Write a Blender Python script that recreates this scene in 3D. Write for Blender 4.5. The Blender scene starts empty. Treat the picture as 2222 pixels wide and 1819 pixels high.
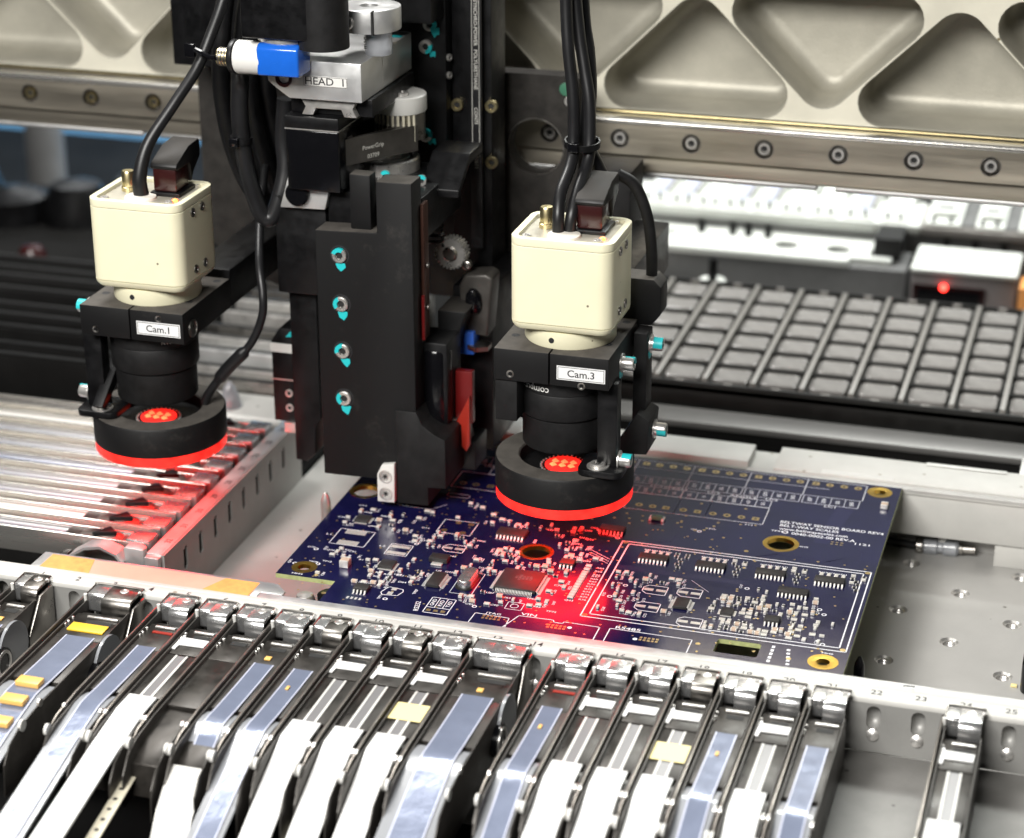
import bpy, bmesh, math, random
from mathutils import Vector, Matrix, Quaternion
from mathutils.geometry import tessellate_polygon

random.seed(7)
S = 0.001                      # everything below is written in millimetres
sc = bpy.context.scene
COL = sc.collection

# ---------------------------------------------------------------- camera
cam = bpy.data.cameras.new('camera'); camo = bpy.data.objects.new('camera', cam); COL.objects.link(camo)
cam.sensor_width = 36.0; cam.lens = 75.65; cam.clip_start = .01; cam.clip_end = 20
camo.matrix_world = Matrix(((0.95797309, -0.10902966, 0.26533015, 0.25799),
                            (0.28685097, 0.37060882, -0.88338306, -0.58694),
                            (-0.00201874, 0.92236741, 0.38630854, 0.32148),
                            (0, 0, 0, 1)))
cam.dof.use_dof = True; cam.dof.focus_distance = .69; cam.dof.aperture_fstop = 10.5
cam.dof.aperture_blades = 7
sc.camera = camo

# ---------------------------------------------------------------- light
w = bpy.data.worlds.new('World'); sc.world = w; w.use_nodes = True
bg = w.node_tree.nodes['Background']; bg.inputs[0].default_value = (.92, .96, 1, 1); bg.inputs[1].default_value = .022
def area(name, loc, target, sx, sy, power, col=(1, 1, 1)):
    l = bpy.data.lights.new(name, 'AREA'); l.shape = 'RECTANGLE'; l.size = sx * S; l.size_y = sy * S
    l.energy = power; l.color = col
    o = bpy.data.objects.new(name, l); COL.objects.link(o)
    o.location = Vector(loc) * S
    o.rotation_euler = (Vector(target) - Vector(loc)).to_track_quat('-Z', 'Y').to_euler()
    return o
area('tube_lamp', (-230, 235, 640), (20, 10, 0), 420, 160, 6.2, (1, .985, .95))
area('front_lamp', (-60, -700, 620), (60, -20, 20), 520, 240, 14.5, (1, .98, .94))
area('corner_lamp', (-300, 660, 190), (-330, 765, -40), 300, 60, 2.0, (.95, .98, 1))
area('rear_lamp', (170, 560, 520), (140, 420, 0), 420, 120, 5.0, (.97, 1, .96))
sc.view_settings.view_transform = 'Standard'; sc.view_settings.look = 'None'
sc.view_settings.exposure = 0.0; sc.view_settings.gamma = 1.0
sc.cycles.use_denoising = True
sc.cycles.max_bounces = 8; sc.cycles.caustics_reflective = False; sc.cycles.caustics_refractive = False
sc.cycles.sample_clamp_indirect = 4.0

# ---------------------------------------------------------------- materials
MATS = {}
def M(name, col, rough=.5, metal=0., var=0., vs=250., bump=0., bs=2500., spec=.5, coat=0., emit=None, es=0., rvar=0., stretch=None, trans=0.):
    m = bpy.data.materials.new(name); m.use_nodes = True; MATS[name] = m
    nt = m.node_tree; b = nt.nodes['Principled BSDF']; I = b.inputs
    c = (col[0], col[1], col[2], 1)
    I['Base Color'].default_value = c; I['Roughness'].default_value = rough; I['Metallic'].default_value = metal
    I['Specular IOR Level'].default_value = spec; I['Coat Weight'].default_value = coat; I['Coat Roughness'].default_value = .08
    I['Transmission Weight'].default_value = trans
    if emit: I['Emission Color'].default_value = (*emit, 1); I['Emission Strength'].default_value = es
    tc = mp = None
    if var or rvar or bump:
        tc = nt.nodes.new('ShaderNodeTexCoord'); mp = nt.nodes.new('ShaderNodeMapping')
        nt.links.new(tc.outputs['Object'], mp.inputs[0])
        if stretch: mp.inputs['Scale'].default_value = stretch
    if var or rvar:
        n = nt.nodes.new('ShaderNodeTexNoise'); n.inputs['Scale'].default_value = vs; n.inputs['Detail'].default_value = 6
        n.inputs['Roughness'].default_value = .65
        nt.links.new(mp.outputs[0], n.inputs['Vector'])
        if var:
            r = nt.nodes.new('ShaderNodeValToRGB'); r.color_ramp.elements[0].position = .3; r.color_ramp.elements[1].position = .7
            r.color_ramp.elements[0].color = tuple(x * (1 - var) for x in col) + (1,)
            r.color_ramp.elements[1].color = tuple(min(1, x * (1 + var)) for x in col) + (1,)
            nt.links.new(n.outputs[0], r.inputs[0]); nt.links.new(r.outputs[0], I['Base Color'])
        if rvar:
            q = nt.nodes.new('ShaderNodeMapRange'); q.inputs[1].default_value = .3; q.inputs[2].default_value = .7
            q.inputs[3].default_value = max(.02, rough - rvar); q.inputs[4].default_value = min(1, rough + rvar)
            nt.links.new(n.outputs[0], q.inputs[0]); nt.links.new(q.outputs[0], I['Roughness'])
    if bump:
        n2 = nt.nodes.new('ShaderNodeTexNoise'); n2.inputs['Scale'].default_value = bs; n2.inputs['Detail'].default_value = 4
        nt.links.new(mp.outputs[0], n2.inputs['Vector'])
        bp = nt.nodes.new('ShaderNodeBump'); bp.inputs['Strength'].default_value = bump; bp.inputs['Distance'].default_value = .0003
        nt.links.new(n2.outputs[0], bp.inputs['Height']); nt.links.new(bp.outputs[0], I['Normal'])
    return name
M('cream', (.80, .76, .55), .38, var=.03, vs=60, bump=.05, bs=3000)
M('cream_plate', (.52, .49, .41), .35, metal=.3, var=.12, vs=150)
M('white_plastic', (.85, .80, .72), .4)
M('black', (.0042, .0042, .0048), .42, var=.5, vs=180, bump=.12, bs=3500, rvar=.1, spec=.3)
M('black_matte', (.0078, .0076, .0080), .58, var=.5, vs=200, bump=.2, bs=3000, spec=.3)
M('black_gloss', (.004, .004, .005), .16, rvar=.06, spec=.35)
M('black_dusty', (.022, .020, .018), .7, var=.5, vs=140, bump=.2, bs=2600, spec=.25)
M('rubber', (.010, .010, .011), .38, var=.3, vs=100, spec=.4)
M('steel', (.74, .72, .69), .33, metal=.8, var=.08, vs=300, rvar=.08)
M('steel_dark', (.30, .285, .265), .34, metal=1, var=.2, vs=200, rvar=.12)
M('steel_brushed', (.70, .68, .64), .27, metal=.9, var=.04, vs=160, rvar=.05, stretch=(.04, 1, 1))
M('rail_steel', (.50, .455, .375), .38, metal=.9, var=.16, vs=120, rvar=.12, stretch=(.06, 1, 1))
M('chrome', (.64, .64, .64), .27, metal=.88, var=.06, vs=120, rvar=.06)
M('bar_grey', (.15, .145, .14), .42, metal=.5, var=.06, vs=60)
M('feeder_edge', (.21, .19, .17), .32, metal=.7, var=.15, vs=200)
M('mirror_bar', (.74, .73, .71), .20, metal=.95, var=.04, vs=80)
M('alu', (.66, .66, .655), .42, metal=.75, var=.08, vs=120, rvar=.1)
M('alu_matte', (.56, .55, .53), .55, metal=.35, var=.10, vs=60, bump=.08, bs=1500)
M('alu_white', (.56, .55, .52), .5, metal=.12, var=.07, vs=50)
M('bed', (.47, .46, .44), .48, metal=.3, var=.10, vs=25, bump=.08, bs=900, rvar=.1)
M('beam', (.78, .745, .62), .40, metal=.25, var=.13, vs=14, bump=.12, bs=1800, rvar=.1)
M('pocket', (.42, .40, .335), .5, metal=.3, var=.16, vs=35, bump=.3, bs=900)  # darker than the beam face: shade inside the pockets put into the colour
M('brass', (.74, .63, .36), .3, metal=1, var=.15)
M('gold', (.78, .50, .10), .28, metal=1, var=.12, vs=400)
M('gold_dull', (.72, .55, .26), .35, metal=.9, var=.12, vs=400)
M('solder', (.86, .84, .80), .36, metal=.55, var=.12, vs=900)
M('teal', (.02, .52, .55), .4)
M('label_white', (.78, .78, .78), .5)
M('ink', (.012, .012, .014), .6)
M('silk', (.90, .91, .93), .5)
M('mask', (.0058, .0060, .044), .17, spec=.6, var=.25, vs=70, rvar=.04, bump=.02, bs=900)
M('trace', (.012, .012, .06), .24, spec=.6)
M('fr4', (.42, .45, .20), .6, var=.2, vs=500)
M('chip', (.024, .022, .022), .5, var=.25, vs=500, bump=.1)
M('chip_print', (.16, .15, .15), .6)
M('ceramic_tan', (.62, .47, .36), .45, var=.12, vs=600)
M('ceramic_white', (.66, .64, .58), .4, var=.15, vs=700)
M('ceramic_black', (.02, .02, .02), .3)
M('comp_green', (.05, .16, .10), .3)
M('red_lens', (.75, .015, .012), .35, emit=(1, .012, .008), es=1.1)
M('ring_face', (.75, .02, .02), .4, emit=(1, .014, .010), es=23.0)
M('red_reflex', (.7, .02, .02), .3, emit=(1, .02, .012), es=1.3)
M('led_reflex', (.9, .3, .1), .3, emit=(1, .11, .04), es=2.6)
M('led_orange', (1, .3, .08), .3, emit=(1, .10, .02), es=9)
M('led_red', (1, .05, .03), .3, emit=(1, .03, .02), es=16)
M('red_dark', (.13, .006, .006), .35)
M('side_tape', (.30, .31, .35), .28, metal=.2, var=.1, vs=20)
nt_ = MATS['red_lens'].node_tree; n_ = nt_.nodes.new('ShaderNodeTexNoise'); n_.inputs['Scale'].default_value = 190; c_n = nt_.nodes.new('ShaderNodeTexCoord')
r_ = nt_.nodes.new('ShaderNodeMapRange'); r_.inputs[1].default_value = .35; r_.inputs[2].default_value = .7; r_.inputs[3].default_value = .75; r_.inputs[4].default_value = 2.4   # single lamps behind the diffuser
nt_.links.new(c_n.outputs['Object'], n_.inputs['Vector']); nt_.links.new(n_.outputs[0], r_.inputs[0]); nt_.links.new(r_.outputs[0], nt_.nodes['Principled BSDF'].inputs['Emission Strength'])
nt_.nodes['Principled BSDF'].inputs['Emission Color'].default_value = (1, .022, .014, 1)
M('wine', (.028, .006, .006), .25)
M('red_plastic', (.30, .022, .012), .35, emit=None)
M('copper', (.065, .027, .019), .4, metal=.5, var=.2)
M('blue_tape', (.012, .12, .58), .22, coat=.3, var=.08, vs=120)
M('blue_part', (.03, .12, .55), .35)
M('blue_wall', (.16, .42, .72), .8, var=.05, vs=6)
M('orange_tape', (.88, .36, .10), .6, var=.18, vs=420)
M('peach_reflex_film', (.66, .43, .33), .3, var=.06, vs=100)  # clear film; the peach reflection on it is put into the colour
M('paper_tape', (.88, .88, .87), .45, var=.03, vs=120)
M('beige_tape', (.60, .56, .44), .6, var=.12, vs=160)
M('clear_tape', (.205, .235, .325), .17, metal=.25, var=.12, vs=35, rvar=.05, bump=.5, bs=160)
M('clear_plastic', (.62, .64, .68), .15, trans=.55)
M('feeder_dark', (.040, .036, .032), .38, metal=.55, var=.35, vs=150, rvar=.12)
M('feeder_grey', (.060, .055, .050), .42, metal=.4, var=.25, vs=150, rvar=.1)
M('yellow', (.90, .56, .04), .45)
M('amber', (.85, .50, .14), .4)
M('sticker_yellow', (.86, .74, .36), .6)
M('tray', (.010, .0098, .009), .40, var=.2, vs=120, rvar=.08)  # black tray; shade in the gaps round the pads is coloured in too
M('tray_pocket', (.21, .20, .19), .20, var=.15, vs=120, rvar=.08)
M('tray_rib', (.20, .19, .175), .4, var=.1, vs=100)
M('dark', (.012, .012, .012), .7)
M('dark_floor', (.006, .0058, .0056), .85, var=.4, vs=30, spec=.12)
M('grey_part', (.24, .225, .21), .5, var=.1, vs=60)
M('grey_mauve', (.26, .235, .235), .5, var=.1, vs=60)
M('far_white', (.80, .82, .78), .45, var=.05, vs=40)
M('rear_grey', (.14, .145, .15), .7, var=.1, vs=4)
M('deck_grey', (.19, .185, .175), .5, metal=.2, var=.16, vs=45, bump=.08, bs=900)
M('rail_grey', (.36, .355, .34), .5, metal=.35, var=.1, vs=50)
M('guide_film', (.20, .195, .20), .3)
M('far_grey', (.20, .20, .20), .5, metal=.3, var=.2, vs=30)
M('far_lilac', (.52, .54, .66), .3)
M('tape_print', (.55, .54, .50), .6)
M('vellum', (.70, .69, .66), .4)

def dust_top(name, base, dust, rough=.55, lo=.55):
    """black part with settled dust on its upward faces"""
    M(name, base, rough, bump=.15, bs=3000, spec=.3); nt = MATS[name].node_tree; b = nt.nodes['Principled BSDF']
    g = nt.nodes.new('ShaderNodeNewGeometry'); s = nt.nodes.new('ShaderNodeSeparateXYZ'); nt.links.new(g.outputs['Normal'], s.inputs[0])
    tc = nt.nodes['Texture Coordinate']; n = nt.nodes.new('ShaderNodeTexNoise'); n.inputs['Scale'].default_value = 160; n.inputs['Detail'].default_value = 8; n.inputs['Roughness'].default_value = .7
    nt.links.new(tc.outputs['Object'], n.inputs['Vector'])
    a = nt.nodes.new('ShaderNodeMath'); a.operation = 'MULTIPLY_ADD'; a.inputs[1].default_value = .7; nt.links.new(n.outputs[0], a.inputs[0]); nt.links.new(s.outputs[2], a.inputs[2])
    q = nt.nodes.new('ShaderNodeMapRange'); q.inputs[1].default_value = lo + .35; q.inputs[2].default_value = lo + 1.0; nt.links.new(a.outputs[0], q.inputs[0])
    m = nt.nodes.new('ShaderNodeMix'); m.data_type = 'RGBA'; nt.links.new(q.outputs[0], m.inputs[0]); m.inputs[6].default_value = (*base, 1); m.inputs[7].default_value = (*dust, 1)
    n3 = nt.nodes.new('ShaderNodeTexNoise'); n3.inputs['Scale'].default_value = 55; n3.inputs['Detail'].default_value = 9; n3.inputs['Roughness'].default_value = .75
    nt.links.new(tc.outputs['Object'], n3.inputs['Vector'])
    q3 = nt.nodes.new('ShaderNodeMapRange'); q3.inputs[1].default_value = .56; q3.inputs[2].default_value = .80; q3.inputs[4].default_value = .30; nt.links.new(n3.outputs[0], q3.inputs[0])
    m3 = nt.nodes.new('ShaderNodeMix'); m3.data_type = 'RGBA'; nt.links.new(q3.outputs[0], m3.inputs[0]); nt.links.new(m.outputs[2], m3.inputs[6]); m3.inputs[7].default_value = (*dust, 1)
    nt.links.new(m3.outputs[2], b.inputs['Base Color'])
    q2 = nt.nodes.new('ShaderNodeMapRange'); q2.inputs[3].default_value = rough; q2.inputs[4].default_value = .85; nt.links.new(q.outputs[0], q2.inputs[0]); nt.links.new(q2.outputs[0], b.inputs['Roughness'])
def specks(name, dark, scale, thr):
    """small dirt specks scattered over a paint"""
    nt = MATS[name].node_tree; b = nt.nodes['Principled BSDF']; tc = nt.nodes['Texture Coordinate']
    src = b.inputs['Base Color'].links[0].from_socket
    v = nt.nodes.new('ShaderNodeTexVoronoi'); v.inputs['Scale'].default_value = scale; nt.links.new(tc.outputs['Object'], v.inputs['Vector'])
    s = nt.nodes.new('ShaderNodeSeparateColor'); nt.links.new(v.outputs['Color'], s.inputs[0])
    q = nt.nodes.new('ShaderNodeMapRange'); q.inputs[1].default_value = thr; q.inputs[2].default_value = thr + .01; nt.links.new(s.outputs[0], q.inputs[0])
    d = nt.nodes.new('ShaderNodeMapRange'); d.inputs[1].default_value = .16; d.inputs[2].default_value = .22; d.inputs[3].default_value = 1; d.inputs[4].default_value = 0; nt.links.new(v.outputs['Distance'], d.inputs[0])
    k = nt.nodes.new('ShaderNodeMath'); k.operation = 'MULTIPLY'; nt.links.new(q.outputs[0], k.inputs[0]); nt.links.new(d.outputs[0], k.inputs[1])
    m = nt.nodes.new('ShaderNodeMix'); m.data_type = 'RGBA'; nt.links.new(k.outputs[0], m.inputs[0]); nt.links.new(src, m.inputs[6]); m.inputs[7].default_value = (*dark, 1)
    nt.links.new(m.outputs[2], b.inputs['Base Color'])
specks('cream', (.16, .13, .08), 420, .965); specks('bed', (.16, .15, .13), 260, .955); specks('beam', (.22, .18, .10), 300, .97); specks('alu_white', (.3, .27, .22), 260, .96)
specks('deck_grey', (.07, .065, .06), 260, .95)
dust_top('black_dust', (.0055, .0054, .0058), (.115, .104, .092))
dust_top('black_dust2', (.007, .007, .0075), (.05, .045, .04), .42)

# ---------------------------------------------------------------- mesh helpers
def vec(p): return Vector((p[0], p[1], p[2]))
def frame(d):
    d = d.normalized(); a = Vector((0, 0, 1)) if abs(d.z) < .95 else Vector((1, 0, 0))
    u = a.cross(d).normalized(); return u, d.cross(u)
AX = {'x': lambda a, p: (a, p[0], p[1]), 'y': lambda a, p: (p[0], a, p[1]), 'z': lambda a, p: (p[0], p[1], a)}
FONT_CACHE = {}
def text_mesh(s, ext=0.):
    k = (s, ext)
    if k not in FONT_CACHE:
        cu = bpy.data.curves.new('t', 'FONT'); cu.body = s; cu.size = 1; cu.align_x = 'CENTER'; cu.align_y = 'CENTER'
        cu.resolution_u = 3; cu.extrude = ext; cu.offset = .008
        o = bpy.data.objects.new('t', cu)
        me = bpy.data.meshes.new_from_object(o)
        FONT_CACHE[k] = ([v.co.copy() for v in me.vertices], [tuple(p.vertices) for p in me.polygons])
        bpy.data.objects.remove(o); bpy.data.curves.remove(cu); bpy.data.meshes.remove(me)
    return FONT_CACHE[k]
class MB:
    def __init__(s): s.v = []; s.f = []
    def add(s, vs, fs):
        n = len(s.v); s.v += [tuple(p) for p in vs]; s.f += [tuple(i + n for i in f) for f in fs]; return s
    def box(s, x0, x1, y0, y1, z0, z1):
        v = [(x0, y0, z0), (x1, y0, z0), (x1, y1, z0), (x0, y1, z0), (x0, y0, z1), (x1, y0, z1), (x1, y1, z1), (x0, y1, z1)]
        return s.add(v, [(0, 3, 2, 1), (4, 5, 6, 7), (0, 1, 5, 4), (1, 2, 6, 5), (2, 3, 7, 6), (3, 0, 4, 7)])
    def prism(s, poly, axis, a, b):
        n = len(poly); g = AX[axis]
        v = [g(a, p) for p in poly] + [g(b, p) for p in poly]
        return s.add(v, [tuple(range(n))[::-1], tuple(range(n, 2 * n))] + [(i, (i + 1) % n, n + (i + 1) % n, n + i) for i in range(n)])
    def plate(s, outer, holes, axis, a, b):
        loops = [outer] + holes; g = AX[axis]; pts = [p for l in loops for p in l]; n = len(pts)
        tri = tessellate_polygon([[Vector((p[0], p[1], 0)) for p in l] for l in loops])
        v = [g(a, p) for p in pts] + [g(b, p) for p in pts]
        f = [tuple(t) for t in tri] + [tuple(i + n for i in t)[::-1] for t in tri]
        o = 0
        for l in loops:
            m = len(l); f += [(o + i, o + (i + 1) % m, n + o + (i + 1) % m, n + o + i) for i in range(m)]; o += m
        return s.add(v, f)
    def cyl(s, p0, p1, r0, r1=None, n=24):
        p0 = vec(p0); p1 = vec(p1); r1 = r0 if r1 is None else r1; u, w_ = frame(p1 - p0)
        v = []
        for p, r in ((p0, r0), (p1, r1)):
            v += [p + (u * math.cos(t) + w_ * math.sin(t)) * r for t in [2 * math.pi * i / n for i in range(n)]]
        return s.add(v, [tuple(range(n))[::-1], tuple(range(n, 2 * n))] + [(i, (i + 1) % n, n + (i + 1) % n, n + i) for i in range(n)])
    def lathe(s, c, d, prof, n=32, ph=0.):
        c = vec(c); d = vec(d).normalized(); u, w_ = frame(d); v = []; f = []
        for r, h in prof:
            v += [c + d * h + (u * math.cos(t + ph) + w_ * math.sin(t + ph)) * max(r, 1e-4) for t in [2 * math.pi * i / n for i in range(n)]]
        for k in range(len(prof) - 1):
            f += [(k * n + i, k * n + (i + 1) % n, (k + 1) * n + (i + 1) % n, (k + 1) * n + i) for i in range(n)]
        return s.add(v, f)
    def tube(s, pts, r, n=12, sub=8, rr=None):
        P = [vec(p) for p in pts]; Q = []
        for i in range(len(P) - 1):
            a = P[max(i - 1, 0)]; b = P[i]; c = P[i + 1]; d = P[min(i + 2, len(P) - 1)]
            for k in range(sub):
                t = k / sub
                Q.append(.5 * ((2 * b) + (c - a) * t + (2 * a - 5 * b + 4 * c - d) * t * t + (3 * b - a - 3 * c + d) * t ** 3))
        Q.append(P[-1]); m = len(Q); v = []; u = None
        for i, q in enumerate(Q):
            d = (Q[min(i + 1, m - 1)] - Q[max(i - 1, 0)]).normalized()
            u = frame(d)[0] if u is None else (u - d * u.dot(d)).normalized()
            w_ = d.cross(u); rad = r if rr is None else rr(i / (m - 1))
            v += [q + (u * math.cos(2 * math.pi * j / n) + w_ * math.sin(2 * math.pi * j / n)) * rad for j in range(n)]
        f = [(i * n + j, i * n + (j + 1) % n, (i + 1) * n + (j + 1) % n, (i + 1) * n + j) for i in range(m - 1) for j in range(n)]
        return s.add(v, f + [tuple(range(n))[::-1], tuple(range((m - 1) * n, m * n))])
    def text(s, t, size, c, xd=(1, 0, 0), yd=(0, 1, 0), w=1.):
        vs, fs = text_mesh(t); c = vec(c); xd = vec(xd); yd = vec(yd)
        return s.add([c + xd * (p.x * size * w) + yd * (p.y * size) for p in vs], fs)
    def line(s, pts, wd, z, closed=False):      # flat ribbon in a z plane
        m = len(pts); seg = m if closed else m - 1
        for i in range(seg):
            a = Vector(pts[i]); b = Vector(pts[(i + 1) % m]); d = (b - a).normalized(); q = Vector((-d.y, d.x)) * wd / 2; e = d * wd / 2
            a = a - e; b = b + e
            s.add([(*(a + q), z), (*(a - q), z), (*(b - q), z), (*(b + q), z)], [(0, 1, 2, 3)])
        return s
    def disc(s, x, y, r, z, n=12, r0=0.):
        o = [(x + r * math.cos(6.2832 * i / n), y + r * math.sin(6.2832 * i / n), z) for i in range(n)]
        if r0:
            o += [(x + r0 * math.cos(6.2832 * i / n), y + r0 * math.sin(6.2832 * i / n), z) for i in range(n)]
            return s.add(o, [(i, (i + 1) % n, n + (i + 1) % n, n + i) for i in range(n)])
        return s.add(o, [tuple(range(n))])
def rrect(x0, x1, y0, y1, r, n=5):
    P = []
    for cx, cy, a in ((x1 - r, y1 - r, 0), (x0 + r, y1 - r, 90), (x0 + r, y0 + r, 180), (x1 - r, y0 + r, 270)):
        P += [(cx + r * math.cos(math.radians(a + 90 * k / n)), cy + r * math.sin(math.radians(a + 90 * k / n))) for k in range(n + 1)]
    return P
def circ(x, y, r, n=32): return [(x + r * math.cos(6.28319 * i / n), y + r * math.sin(6.28319 * i / n)) for i in range(n)]
def rounded(poly, r, n=6):                      # round the corners of a polygon
    out = []; m = len(poly)
    for i in range(m):
        p = Vector(poly[i]); a = (Vector(poly[i - 1]) - p); b = (Vector(poly[(i + 1) % m]) - p)
        rr = r[i] if isinstance(r, (list, tuple)) else r
        a.normalize(); b.normalize(); h = math.acos(max(-1, min(1, a.dot(b)))) / 2
        t = rr / math.tan(h); c = p + (a + b).normalized() * (rr / math.sin(h))
        s0 = p + a * t - c; s1 = p + b * t - c
        a0 = math.atan2(s0.y, s0.x); a1 = math.atan2(s1.y, s1.x); d = (a1 - a0 + math.pi) % (2 * math.pi) - math.pi
        out += [(c.x + rr * math.cos(a0 + d * k / n), c.y + rr * math.sin(a0 + d * k / n)) for k in range(n + 1)]
    return out
def mesh(mb, bev=0., smooth=35, org=(0, 0, 0), seg=2, name='mesh', flip=True):
    me = bpy.data.meshes.new(name)
    me.from_pydata([((p[0] - org[0]) * S, (p[1] - org[1]) * S, (p[2] - org[2]) * S) for p in mb.v], [], mb.f)
    bm = bmesh.new(); bm.from_mesh(me)
    if flip: bmesh.ops.recalc_face_normals(bm, faces=bm.faces)
    if bev:
        ed = [e for e in bm.edges if len(e.link_faces) == 2 and e.calc_face_angle(0) > .5]
        bmesh.ops.bevel(bm, geom=ed, offset=bev * S, segments=seg, affect='EDGES', clamp_overlap=True, profile=.5)
    bm.to_mesh(me); bm.free()
    if smooth:
        me.shade_smooth(); me.set_sharp_from_angle(angle=math.radians(smooth))
    return me
ORG = {}
def root_of(o):
    while o.parent: o = o.parent
    return o
def obj(name, mb, mat, parent=None, bev=0., smooth=35, label=None, kind=None, seg=2, flip=True):
    org = ORG.get(root_of(parent).name, (0, 0, 0)) if parent else (0, 0, 0)
    me = mesh(mb, bev, smooth, org, seg, name, flip); me.materials.append(MATS[mat])
    o = bpy.data.objects.new(name, me); COL.objects.link(o)
    if parent: o.parent = parent
    if label: o['label'] = label
    if kind: o['kind'] = kind
    return o
def tag(o, label, cat, group=None):
    o['label'] = label; o['category'] = cat
    if group: o['group'] = group
    return o
def thing(name, label, cat, loc=(0, 0, 0), group=None):
    o = bpy.data.objects.new(name, None); COL.objects.link(o); o.empty_display_size = .01
    o.location = Vector(loc) * S; ORG[o.name] = loc
    return tag(o, label, cat, group)
def inst(name, me, parent, p, axis=None, spin=0.):
    """a part that shares mesh data; p in world millimetres"""
    o = bpy.data.objects.new(name, me); COL.objects.link(o); o.parent = parent
    r = root_of(parent); org = ORG.get(r.name, (0, 0, 0))
    pl = Vector(p) - Vector(org)
    q = parent
    while q.parent is not None: pl -= q.location / S; q = q.parent
    o.location = pl * S
    if axis is not None:
        qt = Vector(axis).normalized().to_track_quat('Z', 'Y')
        o.rotation_euler = (qt @ Quaternion((0, 0, 1), spin)).to_euler()
    elif spin: o.rotation_euler = (0, 0, spin)
    return o
def copy_tree(o, parent=None):
    c = o.copy(); COL.objects.link(c); c.parent = parent
    for ch in list(o.children): copy_tree(ch, c)
    return c
SM = {}
def sm(key, fn, mat, bev=0., smooth=35):
    if key not in SM:
        mb = MB(); fn(mb); me = mesh(mb, bev, smooth, name=key); me.materials.append(MATS[mat]); SM[key] = me
    return SM[key]
def cap_screw(parent, p, axis, r=2.2, h=2.4, mat='steel', teal=None, washer=False, spin=.3, torx=False):
    """socket head screw: p is the seat, axis points out of the surface"""
    rs = '%.1f_%.1f' % (r, h)
    def head(mb): mb.lathe((0, 0, 0), (0, 0, 1), [(0, 0), (r, 0), (r, h * .86), (r * .9, h), (r * .55, h), (r * .5, h * .55), (0, h * .5)], 20)
    o = inst('screw', sm('screw' + mat + rs, head, mat), parent, p, axis, spin)
    if torx:
        def soc(mb):
            for k in range(3):
                a = k * math.pi / 3; c, s_ = math.cos(a) * r * .42, math.sin(a) * r * .42
                mb.cyl((c, s_, h * .5), (-c, -s_, h * .5), r * .1, n=6)
    else:
        def soc(mb): mb.lathe((0, 0, 0), (0, 0, 1), [(0, h * .62), (r * .5, h * .62), (r * .5, h * .4)], 6)
    k = bpy.data.objects.new('socket', sm('socket%d' % torx + rs, soc, 'dark')); COL.objects.link(k); k.parent = o
    if washer:
        k = bpy.data.objects.new('washer', sm('washer' + rs, lambda mb: mb.lathe((0, 0, 0), (0, 0, 1), [(r * .8, .02), (r * 1.42, .02), (r * 1.42, .5), (r * .8, .5)], 24), 'steel')); COL.objects.link(k); k.parent = o
    if teal is not None:        # paint witness mark on the rim of the head
        def tm(mb):
            P = [(r * a * math.cos(t), r * a * math.sin(t)) for a, ts in ((1.03, range(9)), (.5, range(8, -1, -1))) for t in [(-.95 + i * .24) for i in ts]]
            mb.prism(P, 'z', h * .3, h * 1.03)
        k = bpy.data.objects.new('paint_mark', sm('teal' + rs, tm, 'teal')); COL.objects.link(k); k.parent = o
        k.rotation_euler = (0, 0, teal)
    return o
def blob(parent, pts, axis, a, b, mat='teal', name='paint_mark'):
    return obj(name, MB().prism(pts, axis, a, b), mat, parent)
def hbar(x0, x1, y0, y1, z0, z1): return MB().box(x0, x1, y0, y1, z0, z1)
# ================================================================ the setting
def struct(o): o['kind'] = 'structure'; return o
HOLES = [(x, y) for i, x in enumerate((195.5, 214.9, 234.2, 253.6, 273, 292.4, 311.8)) for y in ((49, 86.2, 123.4) if i % 2 == 0 else (30.5, 67.5, 104.6))]
bedm = MB().plate([(-44, -19), (470, -19), (470, 186), (-44, 186)], [circ(x, y, 3.15, 24) for x, y in HOLES], 'z', -28, -36)
bed = struct(obj('machine_bed', bedm, 'bed', smooth=0))
bed['label'] = 'grey machined bed plate with threaded holes under the circuit board'
def hole(mb):
    mb.lathe((0, 0, 0), (0, 0, 1), [(3.2, .03), (2.45, -.7), (2.1, -.8), (2.45, -1.25), (2.1, -1.7), (2.45, -2.15), (2.1, -2.6), (2.45, -3), (2.1, -3.5), (2.2, -5), (0, -5)], 24)
for x, y in HOLES: inst('threaded_hole', sm('hole', hole, 'steel', smooth=25), bed, (x, y, -28))
rc = struct(obj('reflected_wall', MB().box(-40, 700, 640, 650, -84, 520), 'rear_grey', smooth=0))  # unseen wall, added to give the board a grey reflection
struct(obj('machine_floor', MB().box(-900, 700, -300, 1200, -90, -84), 'dark_floor', smooth=0))
bp = struct(obj('back_wall', MB().box(-900, -60, 760, 770, -84, 40), 'blue_wall', smooth=0))

# -------- side deck behind the left feeders
dk = struct(obj('side_deck', MB().box(-420, -44.5, 126, 460, -34, -26), 'dark_floor', smooth=0))

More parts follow.
